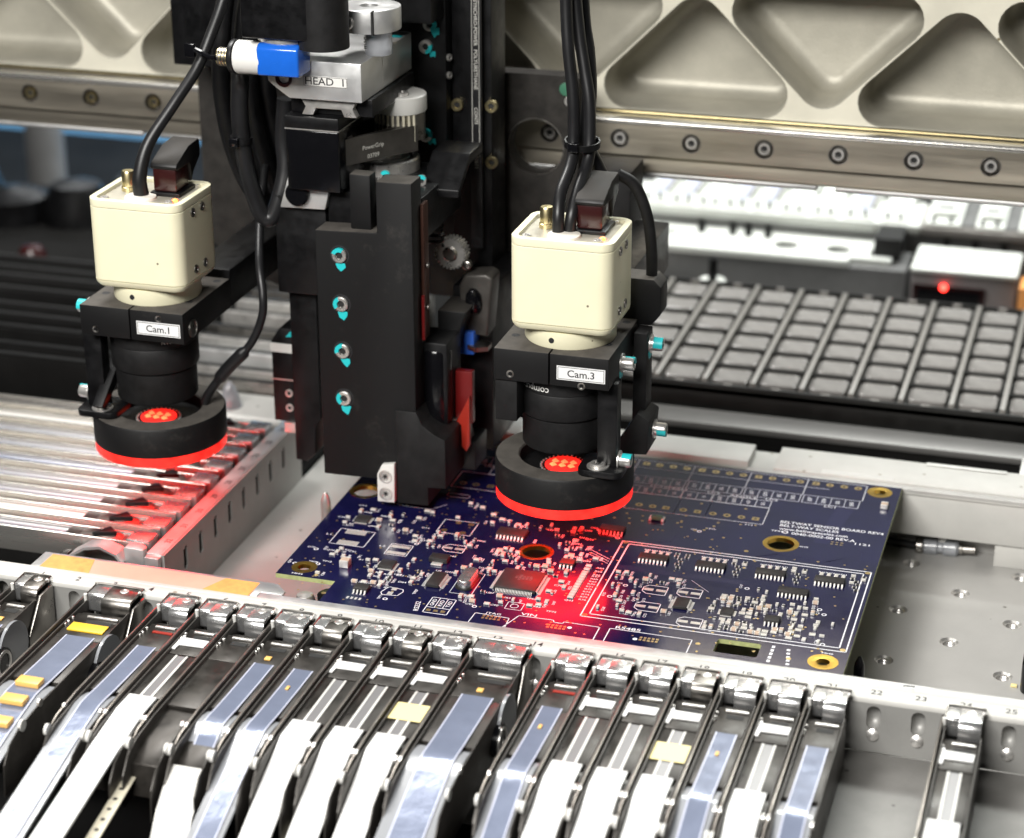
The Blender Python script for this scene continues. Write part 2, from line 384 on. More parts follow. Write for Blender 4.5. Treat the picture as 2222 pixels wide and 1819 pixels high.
# ================================================================ gantry beam
t = thing('gantry_beam', 'cream cast metal gantry beam with triangular pockets across the top', 'beam', (0, 180, 94))
PK = []
for k in range(-4, 4):
    cx = 98.4 + 94.83 * k
    PK.append(rounded([(cx - 48, 117.2), (cx + 48, 117.2), (cx, 164.6)], [9.3, 9.3, 9.9], 8))
    PK.append(rounded([(cx + 47.4, 118.4), (cx + 47.4 + 48, 165.8), (cx + 47.4 - 48, 165.8)], [9.9, 9.3, 9.3], 8))
o = obj('face', MB().plate([(-330, 101.6), (440, 101.6), (440, 181), (-330, 181)], PK, 'y', 180, 182), 'beam', t, smooth=0)
for p in PK:                                   # each pocket: rounded lip, wall, fillet and floor
    mb = MB(); n = len(p); cx = sum(q[0] for q in p) / n; cz = sum(q[1] for q in p) / n
    def ring(off, y):
        out = []
        for i in range(n):
            a = Vector(p[i - 1]); b = Vector(p[(i + 1) % n]); d = (b - a).normalized(); nn = Vector((-d.y, d.x)); c = Vector((cx, cz)) - Vector(p[i])
            if nn.dot(c) < 0: nn = -nn
            q = Vector(p[i]) + nn * off; out.append((q.x, y, q.y))
        return out
    lv = [(-.02, 180.3), (.25, 180.8), (.5, 182), (1.1, 200), (2.0, 204), (4.0, 206), (6.2, 206.6)]
    V = [q for off, y in lv for q in ring(off, y)]
    F = [(k * n + i, k * n + (i + 1) % n, (k + 1) * n + (i + 1) % n, (k + 1) * n + i) for k in range(len(lv) - 1) for i in range(n)]
    F.append(tuple(range((len(lv) - 1) * n, len(lv) * n)))
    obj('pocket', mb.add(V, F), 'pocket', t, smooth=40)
obj('bottom_lip', MB().prism([(176, 95.2), (177, 94.3), (207, 94.3), (207, 101.3), (176, 101.3)], 'x', -330, 440), 'rail_steel', t, bev=.3)
for a, b in ((-330, -126), (-119, 75), (78, 145.8), (152.8, 440)):
    obj('edge_strip', MB().prism([(176.6, 94.25), (176.6, 93.2), (177.2, 92.4), (190, 92.4), (190, 94.25)], 'x', a, b), 'alu', t, bev=.3)
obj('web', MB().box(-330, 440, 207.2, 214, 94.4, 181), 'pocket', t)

t = thing('guide_rail', 'long steel linear guide rail with socket bolts along the beam', 'rail', (0, 172, 102))
BX = [72.2 + 27.2 * k for k in range(-11, 8)]
obj('rail_body', MB().plate([(-330, 102), (440, 102), (440, 113.6), (-330, 113.6)], [circ(x, 108, 3.35, 28) for x in BX], 'y', 172, 179.9), 'rail_steel', t, bev=0, smooth=30)
obj('rail_head', MB().prism([(172, 113.7), (172, 115), (172.6, 115.8), (179.9, 115.8), (179.9, 113.7)], 'x', -330, 440), 'steel_brushed', t, bev=.15)
obj('grease_line', MB().box(-330, 440, 179.5, 179.96, 116.2, 116.75), 'brass', t)
for x in BX:
    inst('counterbore', sm('cbore', lambda mb: mb.lathe((0, 0, 0), (0, 0, 1), [(3.7, .03), (3.35, .03), (3.3, -.4), (3.25, -3.0), (0, -3.0)], 28), 'steel_dark'), t, (x, 172, 108), (0, -1, 0))
    cap_screw(t, (x, 174.6, 108), (0, -1, 0), 2.35, 2.6, 'brass' if x < -50 else 'steel', spin=random.random())

# ================================================================ rear conveyor rail
t = thing('conveyor_rail', 'pale aluminium conveyor rail along the rear edge of the board', 'rail', (0, 128, -28))
obj('rail_bar', MB().prism([(128, -18.7), (128, -2.9), (132.4, -2.9), (132.4, -3.2), (152, -3.2), (152, -18.7)], 'x', -20, 470), 'alu_white', t, bev=.25)
obj('front_lip', MB().box(-20, 470, 127.2, 129.6, -2.7, -1.7), 'alu_white', t, bev=.2)
obj('top_block', MB().box(20, 132.5, 133.5, 150, -3.1, .2), 'alu_white', t, bev=.3)
obj('top_block', MB().box(142.3, 470, 130.4, 150.6, -3.1, .2), 'alu_white', t, bev=.3)
obj('step_strip', MB().box(133, 470, 126.9, 130, -1.6, -.5), 'alu_matte', t, bev=.15)
obj('thin_strip', MB().box(196, 225, 148, 150.2, .3, .7), 'alu_matte', t, bev=.1)
obj('foot', MB().box(224, 470, 129.4, 150, -28, -18.8), 'alu_white', t, bev=.3)
obj('recess_wall', MB().box(-20, 223.9, 140, 150, -28, -18.8), 'alu_matte', t)
obj('tape_patch', MB().box(160, 186, 130.8, 134, .22, .34), 'vellum', t)

t = thing('air_fitting', 'clear push-in air fitting on black tube under the conveyor rail', 'fitting', (200, 135, -25))
obj('tube', MB().tube([(150, 133, -23), (176, 134, -24.4), (188, 135, -25.8), (197, 135, -26.2)], 1.5, 10), 'rubber', t)
obj('collar', MB().lathe((195.5, 135, -26.2), (1, 0, .05), [(0, 0), (2.6, 0), (3, .5), (3, 2.4), (2.5, 3)], 20), 'steel_dark', t)
obj('body', MB().lathe((198.2, 135, -26), (1, 0, .05), [(2.2, 0), (3.1, .6), (3.1, 5), (2.4, 5.6), (2.4, 7), (3.2, 7.6), (3.2, 12), (2.2, 13)], 20), 'clear_plastic', t)
obj('barb', MB().lathe((211, 135, -25.4), (1, 0, .05), [(0, 0), (2, 0), (2.3, 1.4), (1.7, 1.6), (1.7, 6), (0, 6)], 16), 'steel_dark', t)
obj('stud', MB().cyl((205, 135, -23), (205, 135, -18.9), 1.7, n=12), 'vellum', t)

# ================================================================ component tray and what carries it
t = thing('tray_support', 'dark tray carrier with bare metal front bar behind the conveyor', 'support', (150, 190, -30))
obj('front_bar', MB().box(20, 470, 186.5, 201.5, -12, -9.2), 'bar_grey', t, bev=.4)
obj('bar_web', MB().box(20, 470, 188, 200, -34, -12.1), 'dark_floor', t)
obj('deck', MB().box(20, 470, 200.1, 345, -36, -13), 'dark_floor', t)
obj('trough', MB().box(20, 470, 153, 186.4, -40, -24), 'dark_floor', t)
obj('end_block', MB().box(229, 470, 153.4, 170, -23.9, -2), 'alu_matte', t, bev=.4)

t = thing('component_tray', 'black moulded tray of square pockets lying behind the conveyor', 'tray', (150, 270, -10))
PX, PY, NX0, NX1, NY = 19.8, 19.93, -3, 7, 6
X0, Y0 = 99.3, 212.2
xs = [X0 + PX * k for k in range(NX0, NX1 + 1)]
hs = [rrect(x + 1.9, x + PX - 1.9, Y0 + PY * j + 1.5, Y0 + PY * (j + 1) - 1.3, 2.0, 4) for x in xs[:-1] for j in range(NY)]
outer = [(xs[0] - 5, Y0 - 2.4), (xs[-1] + 5, Y0 - 2.4), (xs[-1] + 5, Y0 + PY * NY + 3.5), (xs[0] - 5, Y0 + PY * NY + 3.5)]
obj('frame', MB().plate(outer, hs, 'z', -5.6, -3.6), 'tray', t, smooth=0)
obj('skirt', MB().plate([(p[0] * 1., p[1]) for p in outer], [[(outer[0][0] + 1.2, outer[0][1] + 1.2), (outer[1][0] - 1.2, outer[1][1] + 1.2), (outer[2][0] - 1.2, outer[2][1] - 1.2), (outer[3][0] + 1.2, outer[3][1] - 1.2)]], 'z', -12.9, -1.6), 'tray', t, smooth=0)
def rib(mb): mb.prism([(-1.3, -3.55), (1.3, -3.55), (1.0, -.4), (-1.0, -.4)], 'y', -NY * PY / 2, NY * PY / 2)
for x in xs: inst('rib', sm('trib', rib, 'tray_rib', bev=.12), t, (x, Y0 + NY * PY / 2, 0))
def crib(mb): mb.prism([(-.6, -3.55), (.6, -3.55), (.35, -1.5), (-.35, -1.5)], 'x', -PX / 2 + 1, PX / 2 - 1)
def pad(mb):
    P = rrect(-7.3, 7.3, -7.6, 6.3, 2.0, 4); Q = rrect(-6.6, 6.6, -7.0, 5.6, 1.5, 4); n = len(P)
    mb.add([(x, y, -5) for x, y in P] + [(x, y, -1.7) for x, y in P] + [(x, y, -1.3) for x, y in Q] + [(x * .93, y * .93, -1.7) for x, y in Q],
           [(k * n + i, k * n + (i + 1) % n, (k + 1) * n + (i + 1) % n, (k + 1) * n + i) for k in range(3) for i in range(n)] + [tuple(range(3 * n, 4 * n))])
for i, x in enumerate(xs[:-1]):
    for j in range(NY):
        inst('pocket', sm('tpad', pad, 'tray_pocket'), t, (x + PX / 2, Y0 + PY * (j + .5) + .2, 0))
        if j: inst('cross_rib', sm('tcrib', crib, 'tray'), t, (x + PX / 2, Y0 + PY * j + .15, 0))
    for e in (Y0 - 1.2, Y0 + PY * NY + 1.6): inst('tab', sm('ttab', lambda mb: mb.box(-1.8, 1.8, -.5, .5, -3.5, -1.4), 'grey_part', bev=.1), t, (x + PX / 2, e, 0))

# ================================================================ far feeder bank
t = thing('far_feeder_rail', 'overexposed white ledge with round holes beyond the tray', 'rail', (80, 415, -20))
hs = [circ(95, 432, 6.5, 24), circ(121, 432, 6.5, 24), circ(33, 428, 3.4), circ(35, 438, 3.4)]
obj('ledge', MB().plate([(-20, 415), (128, 415), (128, 421), (148, 421), (148, 426), (137, 426), (137, 451), (-20, 451)], hs, 'z', -16, -13), 'far_white', t, bev=0, smooth=0)
obj('dark_front', MB().box(-20, 156, 416, 446, -40, -16.2), 'far_grey', t)
for x in (50, 74, 66, 84): obj('post', MB().cyl((x, 441, -12.9), (x, 441, -6), 2.0, n=14), 'black', t)
obj('upper_rail', MB().box(-40, 158, 450, 490, -8, -3.4), 'far_white', t, bev=.5)
obj('upper_rail', MB().box(158.2, 470, 450.6, 490, -8, -3.8), 'grey_part', t, bev=.5)
obj('under_wall', MB().box(-40, 470, 452, 490, -40, -8.2), 'far_grey', t)
obj('dark_joint', MB().box(139, 152, 427, 449, -13, -4), 'dark', t)
for x in (170, 184, 198, 212): obj('clamp', MB().box(x, x + 3.5, 450.6, 451.9, -18, -9), 'dark', t)

def far_feeder(x, w_, label, kind):
    f = thing('far_feeder', label, 'feeder', (x, 470, 2), 'white feeders on the far bank')
    D = 12.; Zs = -6.2
    obj('body', MB().prism([(a + D, b + Zs) for a, b in [(441, 2.9), (441, 4.2), (447, 5.2), (478, 6), (560, 4), (560, -8), (480, -8), (480, 2.9)]], 'x', x - w_ / 2, x + w_ / 2), 'far_white', f, bev=.4)
    if kind == 'tape':
        obj('tape', MB().prism([(a + D, b + Zs) for a, b in [(450, 6), (476, 6.6), (540, 5.6), (540, 5.2), (476, 6.2), (450, 5.5)]], 'x', x - w_ * .30, x + w_ * .28), 'far_lilac', f)
        obj('tape_guide', MB().box(x + w_ * .34, x + w_ * .42, 452 + D, 500, -.6, 1.2), 'grey_part', f)
    if kind == 'block':
        obj('block', MB().box(x - w_ * .36, x + w_ * .36, 448 + D, 470 + D, -.6, 2), 'far_white', f, bev=.5)
        obj('slot', MB().box(x - w_ * .25, x + w_ * .25, 453 + D, 459 + D, 2.05, 2.3), 'far_grey', f)
        obj('gap', MB().box(x + w_ * .5, x + w_ * .5 + 6.5, 443 + D, 500, -3.3, -2.8), 'far_grey', f)
    for s in (-.28, .22): obj('peg', MB().cyl((x + s * w_, 443.6 + D, -3.2), (x + s * w_, 443.6 + D, .6), 1.2, n=10), 'dark', f)
FF = [(22, 13, 'tape'), (37, 12, 'tape'), (51, 12, 'plain'), (65, 12, 'tape'), (79, 12, 'tape'), (94, 13, 'plain'), (110, 13, 'plain'), (127, 15, 'tape'), (145, 13, 'plain'), (169, 17, 'block'), (192, 14, 'block'), (213, 14, 'block'), (233, 14, 'block')]
words = ['first', 'second', 'third', 'fourth', 'fifth', 'sixth', 'seventh', 'eighth', 'ninth', 'tenth', 'eleventh', 'twelfth', 'thirteenth']
for k, (x, w_, kind) in enumerate(FF):
    far_feeder(x, w_, 'overexposed white feeder under the beam, %s from the left on the far bank' % words[k], kind)

t = thing('sensor_box', 'grey box with a red lamp behind the right end of the tray', 'box', (185, 397, -30))
obj('case', MB().box(161, 209.5, 397, 432, -36, -9.4), 'grey_mauve', t, bev=.5)
obj('lid', MB().box(160.5, 210, 396, 433, -9.2, -7.2), 'far_white', t, bev=.4)
obj('window', MB().plate([(162, -32), (196, -32), (196, -15), (162, -15)], [[(164, -30.5), (194, -30.5), (194, -16.5), (164, -16.5)]], 'y', 396.2, 396.9), 'wine', t)
obj('glass', MB().box(164, 194, 396.4, 396.8, -30.4, -16.6), 'black_gloss', t)
obj('lamp', MB().lathe((176.5, 396, -15.6), (0, -1, 0), [(1.5, 0), (1.5, .5), (1, 1.2), (0, 1.5)], 14), 'led_red', t)
tag(obj('orange_block', MB().box(211.5, 235, 392, 410, -36, -11), 'orange_tape', bev=.6), 'blurred orange block at the right edge beyond the tray', 'block')
t = thing('locating_peg', 'dark peg with bright white collar behind the tray', 'peg', (70, 372, -30))
obj('peg', MB().cyl((70, 372, -36), (70, 372, -3), 2.2, n=16), 'black', t)
obj('collar', MB().cyl((70, 372, -16), (70, 372, -14), 6.2, n=28), 'far_white', t)
obj('base', MB().cyl((70, 372, -36), (70, 372, -24), 5.5, n=20), 'black', t)
tag(obj('angle_plate', MB().prism([(-60, 346), (62, 346), (40, 395), (-60, 395)], 'z', -34, -31), 'alu_white', bev=.4), 'pale metal plate behind the far left corner of the tray', 'plate')
struct(obj('rear_deck', MB().box(20, 400, 345.5, 420, -44, -38), 'far_grey'))

# ================================================================ dim left background
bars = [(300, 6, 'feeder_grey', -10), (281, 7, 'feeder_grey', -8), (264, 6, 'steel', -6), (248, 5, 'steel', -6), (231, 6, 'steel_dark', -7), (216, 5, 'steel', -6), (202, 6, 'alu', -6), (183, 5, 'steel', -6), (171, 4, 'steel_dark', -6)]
for k, (y, w_, m, z) in enumerate(bars):
    f = thing('empty_feeder_track', 'bare grey feeder track behind the left camera, %s from the back' % words[k], 'track', (-150, y, -20), 'bare tracks in the dim left background')
    obj('track', MB().box(-400, -128, y - w_ / 2, y + w_ / 2, -25.9, z - .6), 'dark_floor', f, bev=.6)  # one continuous bar: shade on its left stretch is put into the colour
    obj('lit_track', MB().box(-127.8, -47, y - w_ / 2, y + w_ / 2, -25.9, z), m, f, bev=.6)
    obj('groove', MB().box(-400, -52, y - .9, y + .9, z + .02, z + .5), 'dark', f)
t = thing('deck_end_wall', 'smooth grey end wall closing the left feeder deck', 'wall', (-75, 150, -20))
obj('wall', MB().box(-118, -47, 140, 166, -25.9, -9), 'bed', t, bev=3, seg=4)
obj('stud', MB().lathe((-82, 150, -8.9), (0, 0, 1), [(5, 0), (4.4, 2), (2.4, 8), (1, 10), (0, 10.3)], 24), 'clear_plastic', t)
t = thing('dark_reels', 'row of dark rounded machine parts under the blue wall', 'machinery', (-300, 430, -30))
for k in range(9):
    x = -420 + k * 34
    obj('hump', MB().lathe((x, 400 + 8 * (k % 3), -30), (0, 0, 1), [(19, 0), (19, 12 + 5 * (k % 2)), (13, 20 + 4 * (k % 3)), (0, 22 + 4 * (k % 3))], 20), 'black', t)
obj('shelf', MB().box(-480, -120, 380, 460, -40, -29.5), 'black', t)
tag(obj('grey_post', MB().cyl((-408, 600, -84), (-408, 600, 60), 12, n=28), 'far_grey'), 'blurred grey round post before the blue wall', 'post')
tag(obj('red_knob', MB().lathe((-262, 318, -20), (0, 0, 1), [(7, 0), (7, 6), (5, 9), (0, 10)], 20), 'wine'), 'blurred dull red knob at the left edge', 'knob')
# ================================================================ circuit board
pcb = thing('circuit_board', 'dark blue circuit board with soldered parts under the head', 'circuit board', (95, 55, 0))
OUT = [(0, 0), (21, 0), (21, -16.4), (190, -16.4), (190, 126), (0, 126)]
RINGS = [(7.5, 6.8, 4.3, 2.3), (6.2, 69.6, 6.1, 4.7), (78.2, 39.5, 6.1, 4.8), (156.2, 69, 6.2, 4.7), (182.8, 120.2, 4.4, 2.2), (182.9, -8.5, 4.7, 2.2)]
CUT = rrect(149.4, 163, -11.6, -2.8, 1, 4)
PADH = []
holes = [circ(x, y, h, 28) for x, y, r, h in RINGS] + [CUT]
obj('core', MB().plate(OUT, holes, 'z', -1.6, -.06), 'fr4', pcb, smooth=30)
obj('solder_mask', MB().plate([(x * .9994 + .06, y * .9994 + .03) for x, y in OUT], [circ(x, y, h + .02, 28) for x, y, r, h in RINGS] + [[(156.2 + (x - 156.2) * 1.004, -7.2 + (y + 7.2) * 1.004) for x, y in CUT]], 'z', -.058, 0), 'mask', pcb, smooth=0)
for x, y, r, h in RINGS:
    inst('plated_ring', sm('ring%.1f%.1f' % (r, h), lambda mb: mb.lathe((0, 0, 0), (0, 0, 1), [(h - .12, -1.5), (h - .12, .02), (h, .05), (r, .05), (r, -.01)], 36), 'gold'), pcb, (x, y, 0))
Z1 = .03; silk = MB(); pads = MB(); gold = MB(); via = MB(); trc = MB()
def T_(s, x, y, h, rot=0, w=1.):
    a = math.radians(rot); silk.text(s, h * 1.38, (x, y, Z1), (math.cos(a), math.sin(a), 0), (-math.sin(a), math.cos(a), 0), w)
def rect(x0, y0, x1, y1, wd=.22): silk.line([(x0, y0), (x1, y0), (x1, y1), (x0, y1)], wd, Z1, True)
def padr(m, x, y, a, b, z=.045): m.add([(x - a / 2, y - b / 2, z), (x + a / 2, y - b / 2, z), (x + a / 2, y + b / 2, z), (x - a / 2, y + b / 2, z)], [(0, 1, 2, 3)])
def T_fit(s, x0, x1, y, h):
    vs, fs = text_mesh(s); wd = max(v.x for v in vs) - min(v.x for v in vs); T_(s, (x0 + x1) / 2, y, h, 0, (x1 - x0) / (wd * h * 1.38))
# ---- terminal rows with plated pads
def term(x, y, sq):
    gold.add(*(lambda q: (q.v, q.f))(MB().disc(x, y, 1.35, .05, 4 if sq else 18, .62) if not sq else sqpad(x, y)))
    via_d.disc(x, y, .66, .028, 14)
def sqpad(x, y):
    q = MB(); q.add([(x + a * 1.25, y + b * 1.25, .05) for a, b in ((-1, -1), (1, -1), (1, 1), (-1, 1))] + [(x + .62 * math.cos(t), y + .62 * math.sin(t), .05) for t in [math.radians(225 + 90 * k) for k in range(4)]],
                    [(i, (i + 1) % 4, 4 + (i + 1) % 4, 4 + i) for i in range(4)]); return q
via_d = MB()
for g in range(-4, 4):
    gx = 97 + 20.9 * g
    for k in range(4):
        if 8 < gx + 5.07 * k < 178: term(gx + 5.07 * k, 121.3, k == 0)
    if gx > 10:
        silk.line([(gx - 3.1, 124.3), (gx - 3.1, 110.5)], .25, Z1)
        silk.line([(gx - 2.4, 110.6), (gx + 17.4, 110.6), (gx + 17.4, 104.2), (gx - 2.4, 104.2)], .2, Z1, True)
        for k in range(1, 4): silk.line([(gx - 2.4 + 4.95 * k, 110.6), (gx - 2.4 + 4.95 * k, 104.2)], .18, Z1)
        for k, s in enumerate(('EXP', 'EXN', 'SIG', 'SHD')): T_(s, gx + .1 + 4.95 * k, 107.4, 1.55, 96, .85)
        T_('LC%d' % (4 - g if g < 4 else 1), gx + 8, 103, 1.5, 0, 1.3)
silk.line([(12, 124.3), (177.8, 124.3), (177.8, 111)], .25, Z1); silk.line([(12, 117.6), (165, 117.6)], .2, Z1)
for x, sq in ((102.7, 0), (107.6, 0), (112.4, 1), (118.6, 0), (123.7, 1), (129.2, 0), (134.2, 0), (139.3, 0), (144.3, 1), (37.5, 0), (42.3, 0), (47.8, 1), (53, 0), (58, 0), (63.2, 1), (85, 0), (90, 1)): term(x, 85.9, sq)
rect(98, 82, 115.9, 95.8); rect(115.9, 82, 126.9, 95.8); rect(126.9, 82, 147.4, 95.8); rect(34, 82, 66, 95.8)
for a, b, n in ((94.2, 115.2, 4), (115.4, 126, 2), (126.4, 147.2, 4), (44, 66, 4)):
    rect(a, 96, b, 101.7, .2)
    for k in range(1, n): silk.line([(a + (b - a) * k / n, 96), (a + (b - a) * k / n, 101.7)], .18, Z1)
    for k in range(n): T_(('GND', '+5V', 'SIG', 'IN', 'GND')[(k + n) % 5], a + (b - a) * (k + .5) / n, 98.9, 1.45, 96, .85)
T_('SPEED', 112.1, 102.8, 1.6, 0, 1.45); T_('ANGLE', 136.8, 102.7, 1.6, 0, 1.45)
T_fit('BELTWAY SENSOR BOARD REV4', 153, 188.6, 86.1, 1.9); T_fit('BELT-WAY SCALES', 153.3, 173.6, 83.4, 1.9)
T_fit('www.beltwayscales.com', 153.6, 177.2, 80.7, 1.9); T_fit('0040-0002-00 REV.A', 158.2, 180, 77.9, 1.9)
T_('TP41', 153.2, 78.4, 1.1, 0, 1.3); silk.disc(156, 78.3, 1.1, Z1, 18, .7); T_('1121', 182.8, 75.9, 1.5, 0, 1.5)
T_('MH5', 163.8, 68.6, .9, 0, 1.5); T_('MH4', 7, 1.6, .9, 0, 1.6); T_('MH6', 183.4, -2.9, .9, 0, 1.5); T_('F13', 143, 80.4, .9, 0, 1.6); T_('TPG', 131, 73.6, .9, 0, 1.6)
# ---- double outline round the analog corner
rect(104.3, -.6, 188.7, 56, .42); rect(106.8, 1.6, 186.4, 54.2, .42)
for x, y in ((105.5, 55.1), (187.6, 55.1), (187.6, .5), (105.5, .5)): gold.disc(x, y, .95, .055, 14)
# ---- connector outlines along the front edge
silk.line([(82.4, -16), (85.7, -6), (96.9, -5.8), (97.6, -7.2), (100.3, -7.2), (100.6, -6), (112.2, -6.3), (112.2, -16)], .32, Z1)
silk.line([(115.5, -16), (115.5, -6), (141.8, -6.2), (141.8, -16)], .32, Z1); T_('VIN', 88.6, -4.6, 1.6, 0, 1.5); T_('RS485', 121, -4.8, 1.7, 0, 1.4)
for cx in (99, 128.8, 77.6):
    for i in range(5):
        for j in range(2): padr(gold, cx - 2.6 + 1.3 * i, -10.6 + 1.5 * j, .85, 1.05)
silk.disc(103.2, -9.2, .75, Z1, 14); silk.disc(124.6, -10.6, .75, Z1, 14)
silk.line([(71.4, -16), (71.8, -8), (83.2, -8.6), (83.6, -16)], .28, Z1); T_('JTAG', 77.6, -7, 1.1, 0, 1.5); T_('RS232', 52.6, -9, 1.7, 100, 1.1)
rect(55.4, -12.2, 63.4, -1.6, .3); silk.line([(55.4, -8.4), (63.4, -8.4)], .28, Z1)
for k, s in enumerate(('GND', 'RXD', 'TXD')):
    T_(s, 56.75 + 2.67 * k, -5, 1.35, 90, 1.1); padr(gold, 56.8 + 2.4 * k, -10.4, 1.5, 1.5)
    if k: silk.line([(55.4 + 2.67 * k, -8.4), (55.4 + 2.67 * k, -1.6)], .25, Z1)
silk.line([(172.5, -1.4), (172.5, -15)], .0, Z1) if False else None
for k in range(5): padr(silk, 171.6 + .3 * k, -4.2 - 2.2 * k, 1.1, 1.1, Z1); padr(silk, 166.8, -3.4 - 2.3 * k, 1.0, 1.5, Z1)
for x, y in ((144, -8), (172.5, -9.4), (146, 60), (20.5, -9), (13.4, 2.2), (101.5, 60.3)): gold.disc(x, y, .8, .05, 12)
# ---- inductor and capacitor outlines with bare pads
rect(8.7, 26.2, 21.2, 38.1, .28); padr(pads, 14.8, 36.3, 7.4, 3.2); padr(pads, 14.9, 28, 7.4, 3.2); T_('L1', 6.4, 32.6, 1.2, 0, 1.4)
rect(29.5, 23.6, 37.2, 31.8, .28); padr(pads, 33.3, 30, 6.7, 2); padr(pads, 33.3, 25.3, 6.7, 2); T_('L2', 27, 29, 1.2, 0, 1.4)
rect(40.9, 44.7, 53, 55.2, .26)
for x, y in ((46.2, 53.6), (50.8, 53.4), (43.2, 46.8), (50, 46.4)): gold.disc(x, y, 1.1, .05, 14)
def elcap(x, y, a, b):
    c = 1.6
    silk.line([(x - a, y - b + c), (x - a + c, y - b), (x + a, y - b), (x + a, y + b), (x - a + c, y + b), (x - a, y + b - c)], .3, Z1, True)
    padr(pads, x - a * .52, y, a * .8, b * .55); padr(pads, x + a * .52, y, a * .8, b * .55)
for x, y in ((123, 23.4), (134.2, 24.6), (123.2, 11.4), (138.4, 5)): elcap(x, y, 3.9, 3.0)
elcap(50.8, 34, 3.8, 2.7)
silk.line([(38, -3), (39.4, 1.2), (44.4, .6), (45, -1), (44, -4), (39, -4.6)], .3, Z1, True); padr(pads, 41.6, .2, 1.8, 2); padr(pads, 41.2, -3, 1.8, 2)
silk.line([(20.2, 62.4), (23, 61.4), (33.6, 61.4), (37.6, 66.6)], .18, Z1); silk.line(rrect(35, 43.4, 73.6, 76.4, 1.3, 4), .16, Z1, True)
rect(79.8, -2.6, 85.2, 2.2, .22); silk.disc(82.4, -.2, 1.4, Z1, 20, 1.15)
# ---- traces that show through the mask
for k in range(5):
    y = 58.2 + .8 * k
    trc.line([(150 + 1.2 * k, 56.8), (153 + k, y + .6), (172 + .6 * k, y), (176 + .9 * k, 61.5 + .9 * k)], .3, .012)
trc.line([(150, 56.7), (155, 60.6), (180, 60), (184, 63), (183.6, 70), (181, 74)], .35, .012)
trc.line([(107, 59), (117, 58.6)], .35, .012); trc.line([(113, 57), (120, 60), (121, 67)], .35, .012)
for a, b in (((133, 33.6), (140, 27)), ((126, 33.6), (128, 31.6)), ((96, 46), (103.5, 41)), ((96, 44.4), (103.5, 39.4)), ((96, 42.8), (103.5, 37.8))): silk.line([a, b], .14, Z1)
trc.add([(176.4, 104, .01), (171.5, 73, .01), (166.5, 73, .01), (170, 104, .01)], [(0, 1, 2, 3)])
trc.add([(107.5, 38.2, .01), (107.5, 34.8, .01), (150, 34.8, .01), (150, 38.2, .01)], [(0, 1, 2, 3)])
# ---- test points and reference marks
rnd = random.Random(3)
REF = ['R', 'C', 'TP', 'U', 'D', 'Q']
def ref(x, y, h=1.15, rot=0): T_(rnd.choice(REF) + str(rnd.randint(1, 98)), x, y, h, rot, 1.15)
for x, y in ((6.3, 20.5), (11, 10.2), (3.4, 8.6), (37.6, 33.8), (41, -7.2), (70.2, -4), (61.6, 29), (97, 60), (94.4, 62), (102, 57.6), (127.6, 70.6), (113, 24), (110, 15), (131.8, 18.2), (176.5, 25), (178.4, 22), (151.5, 33), (146.7, 22), (181, 2.4)):
    silk.disc(x, y, .85, Z1, 16, .5); ref(x - 2.1, y + 1, 1.0, rnd.choice((0, 90)))
# ---- chips
def leads(mb, n, pitch, span, d0, side):       # gull wing leads on one side, local coords
    for k in range(n):
        x = (k - (n - 1) / 2) * pitch; w_ = pitch * .40; s = side
        P = [(s * d0, 1.0), (s * (d0 + .45), .95), (s * (d0 + .75), .22), (s * (d0 + 1.6), .16), (s * (d0 + 1.6), .02), (s * (d0 + .5), .05), (s * (d0 + .25), .72), (s * d0, .74)]
        mb.prism(P, 'x', x - w_ / 2, x + w_ / 2)
def soic(n, bx, by, h=1.5, pitch=1.27):
    key = 'soic%d_%.1f_%.1f' % (n, bx, by)
    a = sm(key, lambda mb: mb.box(-bx / 2, bx / 2, -by / 2, by / 2, .12, h), 'chip', bev=.18)
    def L(mb): leads(mb, n, pitch, bx, by / 2, -1); leads(mb, n, pitch, bx, by / 2, 1)
    return a, sm(key + 'l', L, 'solder', smooth=0)
def put_chip(x, y, parts, spin=0., name='chip', lab=None):
    a, l = parts; o = inst(name, a, pcb, (x, y, 0), None, spin)
    if l: k = bpy.data.objects.new('leads', l); COL.objects.link(k); k.parent = o
    if lab: o['label'] = lab
    return o
CH = []
def chip(x, y, bx, by, n, spin=0., **k):
    CH.append((x, y, (by if spin else bx) / 2 + 1.3, (bx if spin else by) / 2 + 1.6)); return put_chip(x, y, soic(n, bx, by, **k), spin)
for x, y in ((117.6, 44.8), (137.1, 44.4), (157.1, 44.6), (176.6, 44.7), (166.5, 33.4)): chip(x, y, 9.9, 3.9, 8)
chip(66.8, 49.6, 10.2, 5.6, 8); chip(31.6, -3.4, 4.9, 3.9, 4); chip(91, 33, 4.9, 3.9, 4); chip(163.4, 12.6, 4.9, 3.9, 4); chip(99, 62.4, 8.6, 3.9, 7)
chip(53, 9.2, 9.6, 4.4, 10, math.pi / 2, pitch=.9, h=1.3); chip(133.6, 15.6, 6.5, 4.4, 8, math.pi / 2, pitch=.75, h=1.2)
def qfp():
    mb = MB()
    for s in (-1, 1): leads(mb, 25, .5, 14, 7, s)
    m2 = MB()
    for s in (-1, 1): leads(m2, 25, .5, 14, 7, s)
    mb.add([(p[1], p[0], p[2]) for p in m2.v], [f[::-1] for f in m2.f]); return mb
q = MB(); q.box(-7, 7, -7, 7, .12, 1.5)
o = inst('quad_chip', sm('qfp', lambda mb: mb.box(-7, 7, -7, 7, .12, 1.5), 'chip', bev=.25), pcb, (79.6, 15.8, 0)); CH.append((79.6, 15.8, 8.8, 8.8))
ql = mesh(qfp(), name='leads', smooth=0); ql.materials.append(MATS['solder']); k = bpy.data.objects.new('leads', ql); COL.objects.link(k); k.parent = o
pr = MB()
